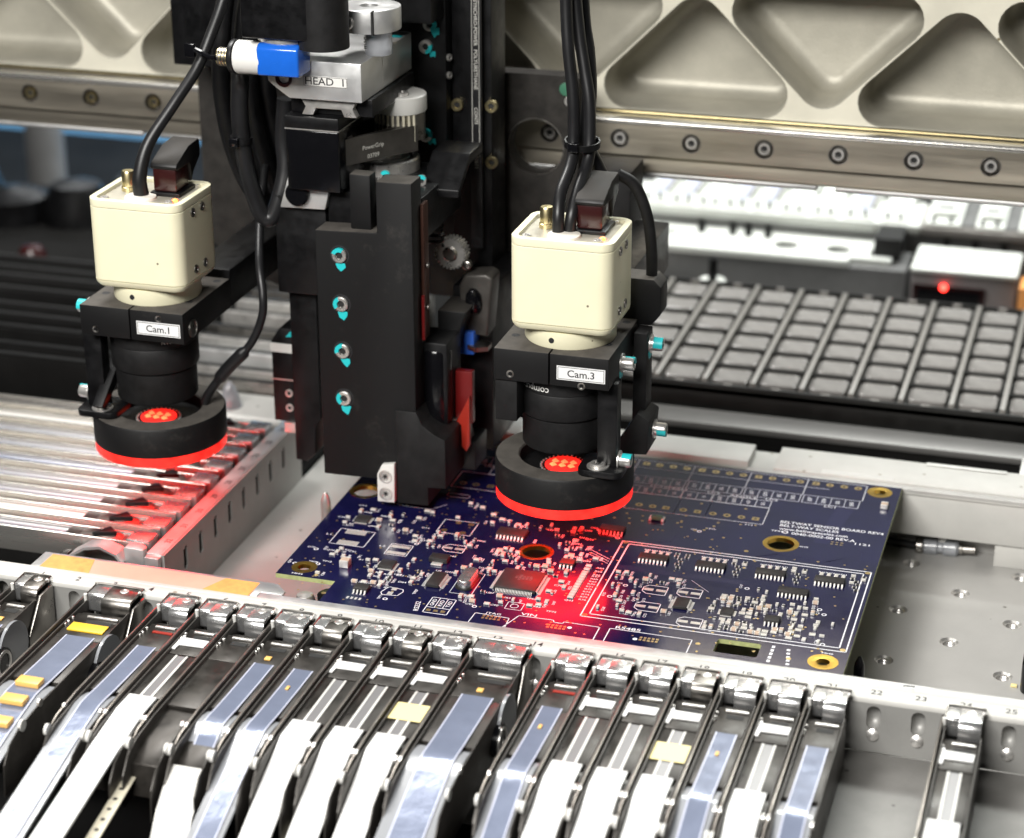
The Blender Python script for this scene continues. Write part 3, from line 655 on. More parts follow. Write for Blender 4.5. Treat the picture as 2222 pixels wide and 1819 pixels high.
for i in range(5): pr.text(('LQFP', 'ARM', '0939', 'KOREA', 'XN')[i], 1.3, (79.6 - 1.2 * i + 3.4, 17, 1.52), (0, 1, 0), (-1, 0, 0))
obj('chip_marking', pr, 'chip_print', pcb, smooth=0)
def qfn(s): return (sm('qfn%.1f' % s, lambda mb: mb.box(-s / 2, s / 2, -s / 2, s / 2, .05, .95), 'chip', bev=.12), None)
for x, y, s in ((13.6, 46.6, 5), (33.6, 15.6, 5.2), (148.6, 14.6, 4)):
    for sx, sy in ((1, 0), (-1, 0), (0, 1), (0, -1)): padr(pads, x + sx * (s / 2 + .45), y + sy * (s / 2 + .45), .9 if sx else s * .9, s * .9 if sx else .9)
    put_chip(x, y, qfn(s)); CH.append((x, y, s / 2 + 1.2, s / 2 + 1.2))
o = put_chip(49.2, 23.4, (sm('dpak', lambda mb: mb.box(-3.2, 3.2, -1.6, 2.6, .1, 1.8), 'chip', bev=.2), sm('dpakt', lambda mb: mb.box(-1.9, 1.9, -3.6, -1.62, .06, .5), 'solder', bev=.1)), 0, 'transistor'); CH.append((49.2, 22, 4, 4))
# crystal can with red plastic side
c = obj('crystal_can', MB().prism(rounded([(60.6, 6), (65.4, 6), (65.4, 17.4), (60.6, 17.4)], 2.2, 6), 'z', .1, 2.9), 'chrome', pcb, bev=.5, seg=3); CH.append((63, 11.6, 4, 8))
obj('crystal_base', MB().prism(rounded([(60, 5.2), (66, 5.2), (66, 18), (60, 18)], 2.4, 6), 'z', .02, .5), 'ceramic_black', c)
rect(59.4, 3, 66.8, 18.6, .2)
for x, y, a, b, h in ((20.3, 11.4, 3, 3.6, 2.6), (186, 107.9, 2.4, 3.2, 1.6)):
    o = inst('tan_capacitor', sm('tan%.1f' % h, lambda mb: mb.box(-a / 2, a / 2, -b / 2 + .5, b / 2 - .5, .1, h), 'ceramic_tan', bev=.15), pcb, (x, y, 0)); CH.append((x, y, a, b))
    e = bpy.data.objects.new('end_cap', sm('tanc%.1f' % h, lambda mb: (mb.box(-a / 2 - .03, a / 2 + .03, -b / 2, -b / 2 + .65, .05, h + .03), mb.box(-a / 2 - .03, a / 2 + .03, b / 2 - .65, b / 2, .05, h + .03)), 'solder', bev=.1)); COL.objects.link(e); e.parent = o
o = obj('green_diode', MB().box(109.6, 113.6, 74.4, 76.6, .2, 1.6), 'comp_green', pcb, bev=.25); obj('end_cap', MB().box(108.9, 109.9, 74, 77, .05, 1).box(113.3, 114.3, 74, 77, .05, 1), 'solder', o, bev=.1); CH.append((111.6, 75.5, 3.4, 2.4))
# ---- small passives: body with two soldered ends, shared meshes
def passive(a, b, h, m):
    k = 'p%.1f%.1f%s' % (a, b, m)
    return (sm(k, lambda mb: mb.box(-a / 2 + .32, a / 2 - .32, -b / 2, b / 2, .06, h), m, bev=.06), sm(k + 'e', lambda mb: (mb.box(-a / 2, -a / 2 + .36, -b / 2 - .02, b / 2 + .02, .04, h + .02), mb.box(a / 2 - .36, a / 2, -b / 2 - .02, b / 2 + .02, .04, h + .02)), 'solder', bev=.05))
KINDS = [('capacitor', passive(2, 1.25, .95, 'ceramic_tan')), ('capacitor', passive(1.6, .85, .8, 'ceramic_white')), ('resistor', passive(1.6, .85, .5, 'ceramic_black')), ('resistor', passive(2, 1.25, .55, 'ceramic_white'))]
NP = 0
def free(x, y, r=1.15):
    return all(abs(x - a) > c + r * .6 or abs(y - b) > d + r * .6 for a, b, c, d in CH)
def place(x, y, vert=False, kind=None, chk=True):
    global NP
    if chk and not free(x, y): return False
    nm, parts = KINDS[kind if kind is not None else rnd.choice((0, 1, 1, 2, 3, 3))]
    put_chip(x, y, parts, math.pi / 2 if vert else 0, nm); NP += 1
    CH.append((x, y, .55 if vert else 1.05, 1.05 if vert else .55)); return True
# arrays above the wide chips
for cx in (117.6, 137.1, 157.1, 176.6):
    for k in range(4): place(cx - 3.4 + 2.4 * k, 49.6 - (.4 if k == 3 else 0), True, 3)
    for k in range(4): place(cx + 8.3 + (.8 if k % 2 else 0), 47.4 - 2.1 * k, False, 2)
    for k in range(5): place(cx + 6.9 if k < 3 else cx + 10.4, 51 - 1.9 * (k % 3), False, rnd.choice((1, 2)))
    for k in range(4): T_('R%d' % rnd.randint(10, 99), cx - 3.6 + 2.4 * k, 51.6, .9, 0, 1.1)
for k in range(13):                                   # the resistor column beside the outline
    y = 34 - 2.55 * k if k < 3 else 29.2 - 1.9 * (k - 3) - 1.5
    place(98.1, y, False, 3, False); T_('R%d' % (64 + k), 102.1, y - .4, .95, 0, 1.25)
# dense right part, loosely packed rows
for i in range(18):
    for j in range(13):
        x = 143.4 + 2.42 * i + rnd.uniform(-.35, .35); y = 3.2 + 2.05 * j + rnd.uniform(-.3, .3)
        if x > 184 or rnd.random() < (.22 if x < 172 else .5) or (x > 176 and y > 17): continue
        if y > 27: continue
        if NP < 225: place(x, y, rnd.random() < .45)
for i in range(9):
    for j in range(9):
        x = 108.6 + 2.6 * i + rnd.uniform(-.5, .5); y = 6 + 3.3 * j + rnd.uniform(-.5, .5)
        if y > 33 or rnd.random() < .52 or any(abs(x - a) < 5 and abs(y - b) < 4 for a, b in ((123, 23.4), (134.2, 24.6), (123.2, 11.4), (138.4, 5))): continue
        place(x, y, rnd.random() < .55); ref(x + 1.9, y - .3, 1.0, 90)
for x, y, v in ((172, 33.6, 1), (174.4, 31.2, 0), (174.6, 28.6, 0), (155.3, 33.2, 1), (158.2, 31.6, 1), (157.8, 28.2, 1), (171.4, 27.4, 1), (184, 40, 0), (184.4, 43, 0), (183.6, 46, 0), (184.2, 49, 0)): place(x, y, v)
# left half
for x, y in ((10.2, 49.6), (10.6, 52.6), (8, 46.6), (17.8, 50.6), (19.2, 47.4), (22, 51.4), (23.8, 48.8), (24.4, 45), (8.4, 42.4), (20.6, 42.6), (14.6, 22.8), (14, 20.4), (13.2, 18), (26.2, 17.2), (28.6, 18.2), (27.6, 13.8), (30, 9.8), (33.4, 9.4), (36.8, 10.4), (39.2, 12.6), (40.4, 17.4), (30.6, 7), (34, 6.6), (37.6, 7.4),
             (30.4, 2), (33.6, 2), (36, 1.2), (45.4, 14.4), (45.6, 10.4), (45.2, 6.2), (58.8, 20.6), (60.4, 23), (57.2, 16.8), (42, 39.4), (41.4, 37), (43.6, 41.8), (51, 42.6), (55.6, 42), (55.4, 37.6), (66.6, 27.6), (66.8, 25.2), (67, 22.8), (67.4, 20.4), (70.4, 29.6), (71.4, 33.4), (73.8, 31), (76.4, 29), (79, 29.6), (81.6, 28.6), (84.4, 29.4), (87, 26.6),
             (89.4, 24), (70, 38.4), (72.6, 36.8), (66.4, 36.4), (68.4, 33.6), (57.6, 56.6), (60, 60.4), (63, 59), (66.6, 57.8), (69.6, 58.4), (56, 63.4), (45.6, 69.6), (50.6, 67.8), (74.6, 58), (77.8, 60.4), (80.6, 57.2), (86.4, 57), (88.6, 60.2), (89, 15.4), (91.6, 12), (88.6, 6.2), (91.6, 5.4), (92.4, 20.4), (76, 4.6), (81, 3.4), (77.6, .6), (87, 1.4), (69.8, 6.4), (67.2, 2.2), (64, 1), (68.6, -1.2), (73.6, -1.4), (90.6, 39.4), (94, 37.4), (88, 43.2), (84.6, 46.4), (104.6, 66.6), (92, 47)):
    if place(x, y, rnd.random() < .4) and rnd.random() < .6: ref(x + rnd.choice((-2.4, 2.4)), y, 1.0, rnd.choice((0, 90)))
for y in (-9.6,): [padr(pads, 29 + 1.4 * k, y, .8, 1.6) for k in range(4)]
# loose extra parts and reference marks on the left half
for i in range(150):
    x = rnd.uniform(9, 100); y = rnd.uniform(-1, 60)
    if any(math.hypot(x - a, y - b) < r + 1.6 for a, b, r, h in RINGS) or (8 < x < 22 and 25 < y < 39) or (28.5 < x < 38 and 22.5 < y < 33) or (40 < x < 54 and 44 < y < 56) or (46 < x < 56 and 30 < y < 38) or (37 < x < 46 and y < 2): continue
    if i < 95:
        if place(x, y, rnd.random() < .5) and rnd.random() < .7: ref(x + 1.9, y + .2, 1.0, 90)
    elif free(x, y, 1.6): ref(x, y, 1.05, rnd.choice((0, 0, 90)))
# ---- vias
for i in range(360):
    x = rnd.uniform(3, 187); y = rnd.uniform(-13, 82)
    if x > 146 and y > 57 and x < 190 and y > 62: continue
    if free(x, y, .2): via.disc(x, y, rnd.uniform(.32, .5), .035, 8)
for x, y in ((100.3, 77.7), (102, 74), (106.9, 73.3), (120, 76.9), (119, 75), (132.5, 79.1), (131.6, 76), (123.7, 92.9), (139.5, 93), (126, 71), (129, 72), (136.6, 68), (103, 70), (97, 73)): via.disc(x, y, .55, .036, 10)
for k in range(3): padr(via, 172.8 + 1.6 * k, 75.2, .9, .6); padr(via, 172.8 + 1.6 * k, 73.6, .9, .6)
obj('silkscreen', silk, 'silk', pcb, smooth=0, kind='stuff', flip=False)
obj('bare_pads', pads, 'solder', pcb, smooth=0, kind='stuff', flip=False)
obj('gold_pads', gold, 'gold_dull', pcb, smooth=0, kind='stuff', flip=False)
obj('pad_bores', via_d, 'dark', pcb, smooth=0, kind='stuff', flip=False)
obj('vias', via, 'gold_dull', pcb, smooth=0, kind='stuff', flip=False)
obj('traces', trc, 'trace', pcb, smooth=0, kind='stuff', flip=False)

# -------- pins and pillars round the board
def pin(name, x, y, ztop, r, label, dome=True, mat='steel'):
    f = thing(name, label, 'pin', (x, y, -28))
    obj('shaft', MB().lathe((x, y, -28), (0, 0, 1), [(0, 0), (r * 1.25, 0), (r * 1.25, 2), (r, 2.6), (r, ztop + 28 - 4), (r * .85, ztop + 28 - 2.4), (r * .35, ztop + 28 - .3), (0, ztop + 28)], 20), mat, f)
    obj('collar', MB().lathe((x, y, -28), (0, 0, 1), [(r * 1.3, 0), (r * 1.9, .1), (r * 1.9, 1.6), (r * 1.3, 2)], 20), 'black', f)
pin('locating_pin', -3.2, 54, 5.2, 1.75, 'bullet shaped steel pin beside the left edge of the board')
pin('locating_pin', 192.2, 7.4, -5, 1.7, 'black round pin beside the front right corner of the board', mat='black_gloss')
f = thing('support_pillar', 'steel and black support pillar under the front left corner', 'pillar', (16, -7, -28))
obj('pillar', MB().lathe((13.5, -8, -28), (0, 0, 1), [(5, 0), (5, 2), (3.4, 3), (3.4, 24), (2.6, 26), (0, 26.2)], 24), 'steel', f)
obj('block', MB().lathe((21.5, -5, -28), (0, 0, 1), [(0, 0), (4.6, 0), (4.6, 25.6), (0, 25.8)], 24), 'black_gloss', f)
tag(obj('support_bar', MB().box(3, 11, -15, 10, -28, -20), 'black', bev=.5), 'black square bar in the shadow under the front left corner', 'bar')
# ================================================================ front feeder rail
SX = lambda n: 97.5 + 13 * (n - 14)
t = thing('feeder_rail', 'bright aluminium feeder rail with slot numbers along the front edge', 'rail', (95, -25, -28))
obj('top_bar', MB().prism([(-21.5, -14), (-21.5, 1.7), (-21.2, 2), (-22.6, 2), (-22.9, 1.75), (-23.3, 1.75), (-23.6, 2), (-28.6, 2), (-29.4, 1.6), (-29.8, .8), (-29.8, .3), (-24, .3), (-24, -14)], 'x', -98, 470), 'alu_white', t, smooth=30)
obj('rear_lip', MB().prism([(-17, -6), (-17, 1.2), (-17.4, 1.6), (-20.6, 1.6), (-21.1, 1.3), (-21.1, -6)], 'x', 2, 470), 'alu', t, bev=.15)
CAPS = []
for n in range(0, 31):
    x = SX(n)
    CAPS.append([(x + 2.1 * math.cos(a), -2.6 + 2.1 * math.sin(a)) for a in [math.pi * k / 8 for k in range(9)]] + [(x + 2.1 * math.cos(a), -6.4 + 2.1 * math.sin(a)) for a in [math.pi + math.pi * k / 8 for k in range(9)]])
obj('front_face', MB().plate([(-98, -16), (470, -16), (470, .25), (-98, .25)], CAPS, 'y', -29.7, -28.2), 'rail_grey', t, smooth=30)
for n in (2, 4, 14, 22, 23, 25, 26):
    P = CAPS[n]; m = len(P); x = SX(n); mb = MB(); V = []
    for s, y in ((1.0, -28.3), (.86, -26.8), (.55, -26), (.2, -25.8)): V += [(x + (px - x) * s, y, -4.5 + (pz + 4.5) * s) for px, pz in P]
    mb.add(V, [(k * m + i, k * m + (i + 1) % m, (k + 1) * m + (i + 1) % m, (k + 1) * m + i) for k in range(3) for i in range(m)] + [tuple(range(3 * m, 4 * m))])
    obj('oval_recess', mb, 'rail_grey', t, smooth=60)
    obj('recess_lip', MB().lathe((x, -29.5, -10.2), (0, -1, .25), [(2.2, -.4), (1.9, .5), (1.2, .85), (0, 1)], 18), 'steel', t)
for n in range(1, 27):
    obj('slot_number', MB().text(str(n), 3.7, (SX(n), -26.0, 2.03)), 'ink', t, smooth=0, flip=False)
obj('scuff', MB().tube([(208.4, -20.2, 2.1), (209.4, -20, 2.3), (212, -19.7, 2.15)], .18, 6, 3), 'ink', t)
fb = struct(obj('feeder_deck', MB().prism([(-30, -16.2), (-30, -20), (-76, -21), (-78, -30), (-80, -30), (-79, -18), (-60, -17.2)], 'x', -98, 470), 'deck_grey', smooth=0))

# -------- orange marked cover plate at the left end
t = thing('marker_plate', 'thin metal plate with orange paint patches left of the board', 'plate', (-35, -15, 1))
obj('plate', MB().prism([(-79, -21.3), (-79, -9.9), (4.9, -9.9), (9.3, -14.2), (9.3, -16.8), (1.8, -16.8), (1.8, -21.3)], 'z', .6, 1.6), 'alu', t, bev=.2)
obj('film', MB().box(-75.6, -.6, -20.9, -11.2, 1.62, 1.7), 'peach_reflex_film', t)
obj('orange_patch', MB().prism([(-75.4, -20.8), (-57.5, -20.8), (-60, -11.3), (-75.4, -11.3)], 'z', 1.72, 1.8), 'orange_tape', t)
obj('orange_patch', MB().prism([(-17, -20.8), (-.8, -20.8), (-.8, -11.3), (-12.6, -11.3)], 'z', 1.72, 1.8), 'orange_tape', t)
obj('web', MB().box(-79, 1.7, -21.2, -19, -14, .58), 'alu_matte', t)

# ================================================================ tape feeders on the front rail
def strip(mb, path, x0, x1, th):               # path of (y,z) going towards the viewer
    top = [(y, z) for y, z in path]; bot = [(y, z - th) for y, z in path[::-1]]
    return mb.prism(top + bot, 'x', x0, x1)
SL = [(-86, .7), (-92, 1.0), (-104, .6), (-124, -1.2), (-160, -6.2), (-230, -19)]
SLOPE = {1: .2, 3: .2, 5: .2, 6: .16, 8: .5, 9: .34, 10: .42, 11: .42, 12: .42, 13: .3, 15: .36}
def feeder(name, n, wd, kind, label, extra=()):
    """wd = body width; the feeder fills its slot from x-6.2 to x-6.2+wd"""
    x = SX(n) + random.uniform(-.15, .15); f = thing(name, label, 'feeder', (x, -60, -14), 'tape feeders along the front rail'); X = x
    L_ = X - 6.2; R_ = L_ + wd; c0 = L_ + 1.6; c1 = R_ - .7
    sl = SLOPE.get(n, .28)
    fall = lambda y: max(0, -96 - y) * sl if y > -112 else 16 * sl + (-112 - y) * (sl + .04)
    body = [(-40, -1.6), (-88, -1.6), (-104, -2.6), (-112, -6), (-114, -15.6), (-40, -15.6)]
    obj('body', MB().prism(body, 'x', L_ + .9, R_ - .6), 'feeder_dark', f, bev=.25)
    side = [(-31, .6), (-33, 1.9), (-92, 1.8), (-104, .8), (-110, -1.6), (-114, -6), (-115, -15.9), (-31, -15.9)]
    obj('edge_strip', strip(MB(), [(-34, 2.1), (-92, 2.0), (-104, 1.0), (-109.6, -1.2)], L_ + .06, L_ + .66, .25), 'feeder_edge', f, bev=.06)
    obj('side_plate', MB().prism(side, 'x', L_ - .02, L_ + .75), 'feeder_grey', f, bev=.12)
    obj('inner_plate', MB().prism([(y - 4, z - .9) for y, z in side], 'x', L_ + 1.25, L_ + 1.75), 'feeder_grey', f, bev=.1)
    obj('side_plate', MB().prism([(y - 8, z - 1.4) for y, z in side], 'x', R_ - .55, R_ - .1), 'feeder_grey', f, bev=.1)
    # spring clip with rounded nose
    s = c0 + (c1 - c0) * .36
    def nose(a, b, yf, r, mat, nm):
        prof = [(-28.9, 3.0), (yf + r, 3.0)] + [(yf + r - r * math.sin(q), 3 - r + r * math.cos(q)) for q in [math.pi / 2 * k / 6 for k in range(1, 7)]] + [(yf, -2.6), (yf + .6, -3.4), (yf + 1.4, -3.4), (yf + 1.4, 1.6), (-28.9, 2.3)]
        return obj(nm, MB().prism(prof, 'x', a, b), mat, f, bev=.12)
    nose(c0, s - .02, -36.3, .9, 'chrome', 'clip')
    k = nose(s + .02, c1, -38.9, 2.6, 'steel_dark' if n in (1, 3, 9, 11, 18) else 'chrome', 'clip')
    obj('clip_frame', MB().tube([(c0 - .3, -35.6, 2.9), (c0 - .2, -30, 3.1), (c0 + .6, -28.8, 3.2), (c1 - .6, -28.8, 3.2), (c1 + .2, -29.6, 3.2), (c1 + .4, -33, 3.0)], .32, 6, 4), 'steel_dark', f)
    obj('rivet', MB().lathe(((s + c1) / 2, -31.6, 3), (0, 0, 1), [(1.5, 0), (1.5, .12), (1.1, .2), (1.0, .08), (0, .1)], 16), 'steel', f)
    obj('pin', MB().cyl((L_ + 1.1, -36.7, -.5), (L_ + 1.1, -36.7, 3.1), .62, n=10), 'vellum', f)
    obj('pin', MB().lathe((R_ - .5, -31.4, 2.4), (0, 0, 1), [(.62, 0), (.62, .8), (.3, 1.2), (0, 1.3)], 10), 'vellum', f)
    # pick-up window
    obj('window_plate', MB().box(c0 + .2, c1 - .1, -59.5, -43.5, -1.5, -.1), 'feeder_dark', f, bev=.2)
    obj('pick_slot', MB().box(s - .2, c1 - 1.6, -49.6, -47.4, -.095, -.02), 'dark', f)
    obj('bright_bar', MB().box(s - 1, c1 - .6, -46.2, -45.2, -.08, .6), 'steel', f, bev=.15)
    for q, (dy, r) in enumerate(((-47.6, .5), (-50.4, .55), (-52.2, .5))):
        obj('stud', MB().lathe((c0 + .5 - .15 * q, dy, -.1), (0, 0, 1), [(r, 0), (r, .7), (0, .95)], 8), 'steel', f)
    if kind == 'paper':
        obj('cover_tab', MB().prism([(c0 + .1, -57.2), (c0 + 1.3, -57.2), (c0 + 1.5, -54.4), (c1 - .6, -54.2), (c1 - .4, -50.2), (c0 + 1.3, -50), (c0 + 1.2, -48.6), (c0 + .3, -48.8)], 'z', -.05, .5), 'paper_tape', f, bev=.12)
        obj('guide', MB().box(c0, c1, -85.8, -60, -1.5, -.2), 'feeder_dark', f, bev=.15)
        for q in (.30, .64): obj('guide_strip', MB().box(c0 + (c1 - c0) * q, c0 + (c1 - c0) * q + .75, -88, -60.4, -.19, .12), 'vellum', f, bev=.08)
        obj('guide_film', MB().box(c0 + (c1 - c0) * .30 + .8, c0 + (c1 - c0) * .64 - .05, -87, -60.6, -.19, -.05), 'guide_film', f)
        tp = obj('paper_tape', strip(MB(), [(y, .9 - fall(y)) for y in (-87, -92, -96, -101, -106, -112, -130, -160, -200, -240)], c0 + .5, c1 - .8, .9), 'paper_tape', f, smooth=50, bev=.1)
        if n in (6, 9, 10, 16):
            lo = [(y, -7 - fall(y) * 1.1) for y in (-112, -124, -140, -170, -240)]
            pt = obj('punched_tape', strip(MB(), lo, R_ - .4, R_ + 3.4, .5), 'beige_tape', f); hb = MB()
            for k in range(30):
                yy = -114 - 4 * k; zz = -6.9 - fall(yy) * 1.1; hb.lathe((R_ + 1.3, yy, zz), (0, 0, 1), [(.75, 0), (0, .08)], 8)
            obj('sprocket_holes', hb, 'ink', pt, smooth=0, kind='stuff')
    elif kind == 'clear':
        YS = (-92, -96, -101, -106, -112, -130, -160, -200, -240) if n != 8 else (-92, -96, -101, -106, -112, -118, -122)
        a = c0 + (c1 - c0) * .22; b = c1 - (c1 - c0) * .16
        obj('guide', MB().box(c0, c1, -85.8, -58.6, -1.5, -.25), 'feeder_grey', f, bev=.15)
        tp = obj('cover_tape', strip(MB(), [(-58, .05), (-70, .12), (-86, .5)] + [(y, .9 - fall(y)) for y in YS], a, b, .35), 'clear_tape', f, smooth=50)
        obj('tape_edge', strip(MB(), [(-58, .12), (-70, .19), (-86, .58)] + [(y, .98 - fall(y)) for y in YS], a - .02, a + .4, .3), 'far_lilac', tp)
        obj('tape_edge', strip(MB(), [(-58, .12), (-70, .19), (-86, .58)] + [(y, .98 - fall(y)) for y in YS], b - .4, b + .02, .3), 'far_lilac', tp)
        obj('carrier_tape', strip(MB(), [(-88, -.4)] + [(y, .4 - fall(y)) for y in YS], c0 - .1, c1, .8), 'clear_plastic', f, smooth=50)
    else:
        obj('guide', MB().box(c0, c1, -88, -58.6, -1.5, -.25), 'feeder_dark', f, bev=.15)
    for sx in (L_ + .4, R_ - .3):
        obj('tape_roller', MB().cyl((sx - .45, -110, -.8), (sx + .45, -110, -.8), 1.8, n=16), 'vellum', f)
        obj('tape_roller', MB().cyl((sx - .4, -99, .6), (sx + .4, -99, .6), 1.3, n=14), 'steel', f)
    for e in extra:
        if e == 'red': obj('red_mark', MB().box(s - .6, c1 - .4, -49.4, -48.2, -.09, .25), 'red_plastic', f)
        if e == 'yellow': obj('yellow_part', MB().box(c0 + 2.2, c1 - 1.4, -55.2, -50.4, -.09, .5), 'yellow', f, bev=.1)
        if e == 'amber': obj('amber_part', MB().box((c0 + c1) / 2 - .8, (c0 + c1) / 2 + 1.2, -55.6, -53.6, -.09, .4), 'amber', f, bev=.1)
        if e == 'bead': obj('amber_part', MB().box((c0 + c1) / 2 - .5, (c0 + c1) / 2 + .5, -71, -69, .21, .6), 'amber', f, bev=.1)
        if e == 'sticker': obj('sticker', strip(MB(), [(-68, .25), (-77.5, .28)], c0 - .6, c1 + .4, .1), 'sticker_yellow', f)
        if e == 'curl': obj('curled_end', strip(MB(), [(-112, -4.2), (-118, -7.4), (-124, -12.4), (-129, -19), (-132, -28)], c0 - .3, c1 + .5, .7), 'vellum', f, smooth=60)
        if e == 'wheel':
            obj('tape_wheel', MB().cyl((R_ + .1, -58, -8), (R_ + 1.1, -58, -8), 9, n=40), 'clear_plastic', f)
            obj('wheel_hub', MB().cyl((R_ - .2, -66, -9), (R_ + 1.6, -66, -9), 5.2, n=32), 'black_gloss', f)
            obj('wheel_ring', MB().lathe((R_ + 1.7, -66, -9), (1, 0, 0), [(4.4, 0), (4.4, .3), (3.4, .4), (3.4, 0)], 28), 'steel', f)
            obj('mounting_cheek', MB().prism([(-31, 1.4), (-39, 1.2), (-48, -9), (-48, -15.5), (-31, -15.5)], 'x', R_ + .2, R_ + 1.0), 'steel_dark', f, bev=.1)
        if e == 'parts':
            for q in range(7):
                yy = -90 - 9.5 * q; zz = .9 - fall(yy)
                obj('taped_part', MB().box(a + 1.2, b - 1.0, yy - 2.6, yy + 1.6, zz, zz + 1.6), 'amber', f, bev=.2)
    return f
G_ = 'tape feeder '
FE = [(1, 11.4, 'clear', 'dark reel feeder with big wheel at the far left of the front rail', ('wheel', 'amber')),
      (3, 18.2, 'clear', 'wide feeder showing one yellow part and amber parts in clear tape', ('yellow', 'parts', 'wheel')),
      (5, 12.4, 'clear', 'lavender tape feeder right of the slot number 4', ('red',)),
      (6, 12.4, 'paper', 'white tape feeder between two lavender ones at the left', ()),
      (7, 12.4, 'blank', 'dark feeder without tape right of the leftmost white tape', ()),
      (8, 12.6, 'clear', 'lavender tape feeder with wheel beside the dark untaped feeder', ('amber', 'wheel', 'curl')),
      (9, 12.4, 'clear', 'narrow lavender tape feeder just left of three white tapes', ('bead',)),
      (10, 12.4, 'paper', 'white tape feeder, first of the three left of centre', ()),
      (11, 12.4, 'paper', 'white tape feeder, middle of the three left of centre', ()),
      (12, 12.4, 'paper', 'white tape feeder with pale sticker left of the widest lavender tape', ('sticker',)),
      (13, 18.2, 'clear', 'wide lavender tape feeder with wheel left of number 14', ('amber', 'wheel')),
      (15, 12.4, 'clear', 'lavender tape feeder with red mark right of number 14', ('red', 'bead')),
      (16, 12.4, 'paper', 'white tape feeder, first of three right of the red marked feeder', ()),
      (17, 12.4, 'paper', 'white tape feeder, middle of three right of the red marked feeder', ()),
      (18, 12.4, 'paper', 'white tape feeder with pale yellow sticker right of number 14', ('sticker',)),
      (19, 12.4, 'clear', 'lavender tape feeder between two white tapes on the right', ('bead',)),
      (20, 12.4, 'paper', 'white tape feeder, second from the two empty slots', ()),
      (21, 12.4, 'clear', 'lavender tape feeder next to the two empty slots', ()),
      (24, 12.4, 'paper', 'white tape feeder standing alone between empty slots at the right', ())]
for a in FE: feeder('tape_feeder', a[0], a[1], a[2], a[3], a[4])

# ================================================================ feeder bank on the left side
t = thing('side_rail', 'grey numbered rail with slots along the ends of the left feeders', 'rail', (-47, 60, -28))
obj('rail_top', MB().box(-50.4, -44.6, 7, 130, -9, -3), 'alu', t, bev=.3)
SLT = [[(y - 1.5, -7.4), (y + 1.5, -7.4), (y + 1.5, -15), (y, -16), (y - 1.5, -15)] for y in [23.4 + 12.75 * k for k in range(8)]]
obj('rail_face', MB().plate([(7, -28), (130, -28), (130, -3.2), (7, -3.2)], SLT, 'x', -44.55, -43.8), 'rail_grey', t, smooth=0)
obj('slot_back', MB().box(-46, -44.9, 8, 129, -27, -9.2), 'dark', t)
for k, n in enumerate(range(32, 23, -1)):
    obj('slot_number', MB().text(str(n), 3.2, (-46.9, 17.6 + 12.75 * k, -2.97), (0, 1, 0), (-1, 0, 0)), 'ink', t, smooth=0, flip=False)
obj('end_block', MB().prism([(-58, 5.6), (-50.8, 5.6), (-50.8, 8.6), (-53, 10.4), (-58, 10.4)], 'z', -9, -1.4), 'alu', t, bev=.3)
obj('end_foot', MB().box(-50.2, -44.8, 4.4, 6.9, -10, -3.4), 'alu', t, bev=.3)
fd = struct(obj('side_feeder_deck', MB().box(-420, -50.6, -9, 125.5, -34, -20), 'dark_floor'))
def side_feeder(y, label, kind, k):
    f = thing('side_feeder', label, 'feeder', (-120, y, -12), 'feeders lying along the left side')
    obj('body', MB().box(-400, -52, y - 4.6, y + 2.7, -19.9, -9), 'dark_floor', f, bev=.4)
    obj('side_strip', MB().box(-400, -54, y - 5.2, y - 4.5, -12, -2.6), 'steel_brushed', f, bev=.3)
    obj('side_strip', MB().box(-400, -57, y + 3.0, y + 3.6, -12, -3.2), 'steel_brushed', f, bev=.25)
    obj('tape_bed', MB().box(-400, -58, y - 4.3, y + 2.4, -8.9, -5.6), 'dark_floor', f, bev=.3)
    obj('tape', MB().box(-400, -86, y - 3.8, y + 2.3, -5.5, -4.4), kind, f, bev=.4)
    obj('tape_groove', MB().box(-400, -88, y - 1.5, y - 1.1, -4.38, -4.2), 'mirror_bar', f)
    obj('pick_window', MB().box(-85.5, -62, y - 4.2, y + 2.9, -5.5, -3.8), 'feeder_grey', f, bev=.25)
    obj('shutter', MB().prism([(-80, -3.7), (-76, -2.6), (-66, -3.0), (-64, -3.7)], 'y', y - 3.4, y + 1.6), 'steel_dark', f, bev=.15)
    obj('black_wedge', MB().prism([(-74, y - 4), (-66, y - 1.2), (-70, y + 2.4)], 'z', -3.6, -1.4), 'black', f, bev=.15)
    obj('clip', MB().prism([(-61.5, -4.4), (-61.5, -2.6), (-60.6, -1.9), (-52.6, -1.9), (-52, -2.5), (-52, -8), (-54, -8), (-54, -4.4)], 'y', y - 4.4, y + 3.0), 'chrome', f, bev=.25)
KD = ['side_tape', 'vellum', 'side_tape', 'side_tape', 'clear_tape', 'side_tape', 'side_tape', 'vellum', 'feeder_grey']
ORD = ['nearest', 'second', 'third', 'fourth', 'fifth', 'sixth', 'seventh', 'eighth', 'ninth']
for k in range(9):
    side_feeder(17.6 + 12.75 * k, 'silver side feeder lit red at its end, %s from the front' % ORD[k], KD[k], k)
f = thing('lifted_tape', 'torn red lit strip curling up at the end of the nearest side feeder', 'tape', (-62, 7, -8))
obj('strip', MB().prism([(-78, -6), (-72, -2.2), (-66, -1.0), (-60, -3.2), (-58, -6.4), (-58.4, -7), (-60.6, -4), (-66, -2), (-72, -3.2), (-77.6, -6.8)], 'y', 3.2, 9.6), 'alu', f)
obj('stop_block', MB().box(-82, -79, 2.6, 8, -14, -6), 'black', f, bev=.3)
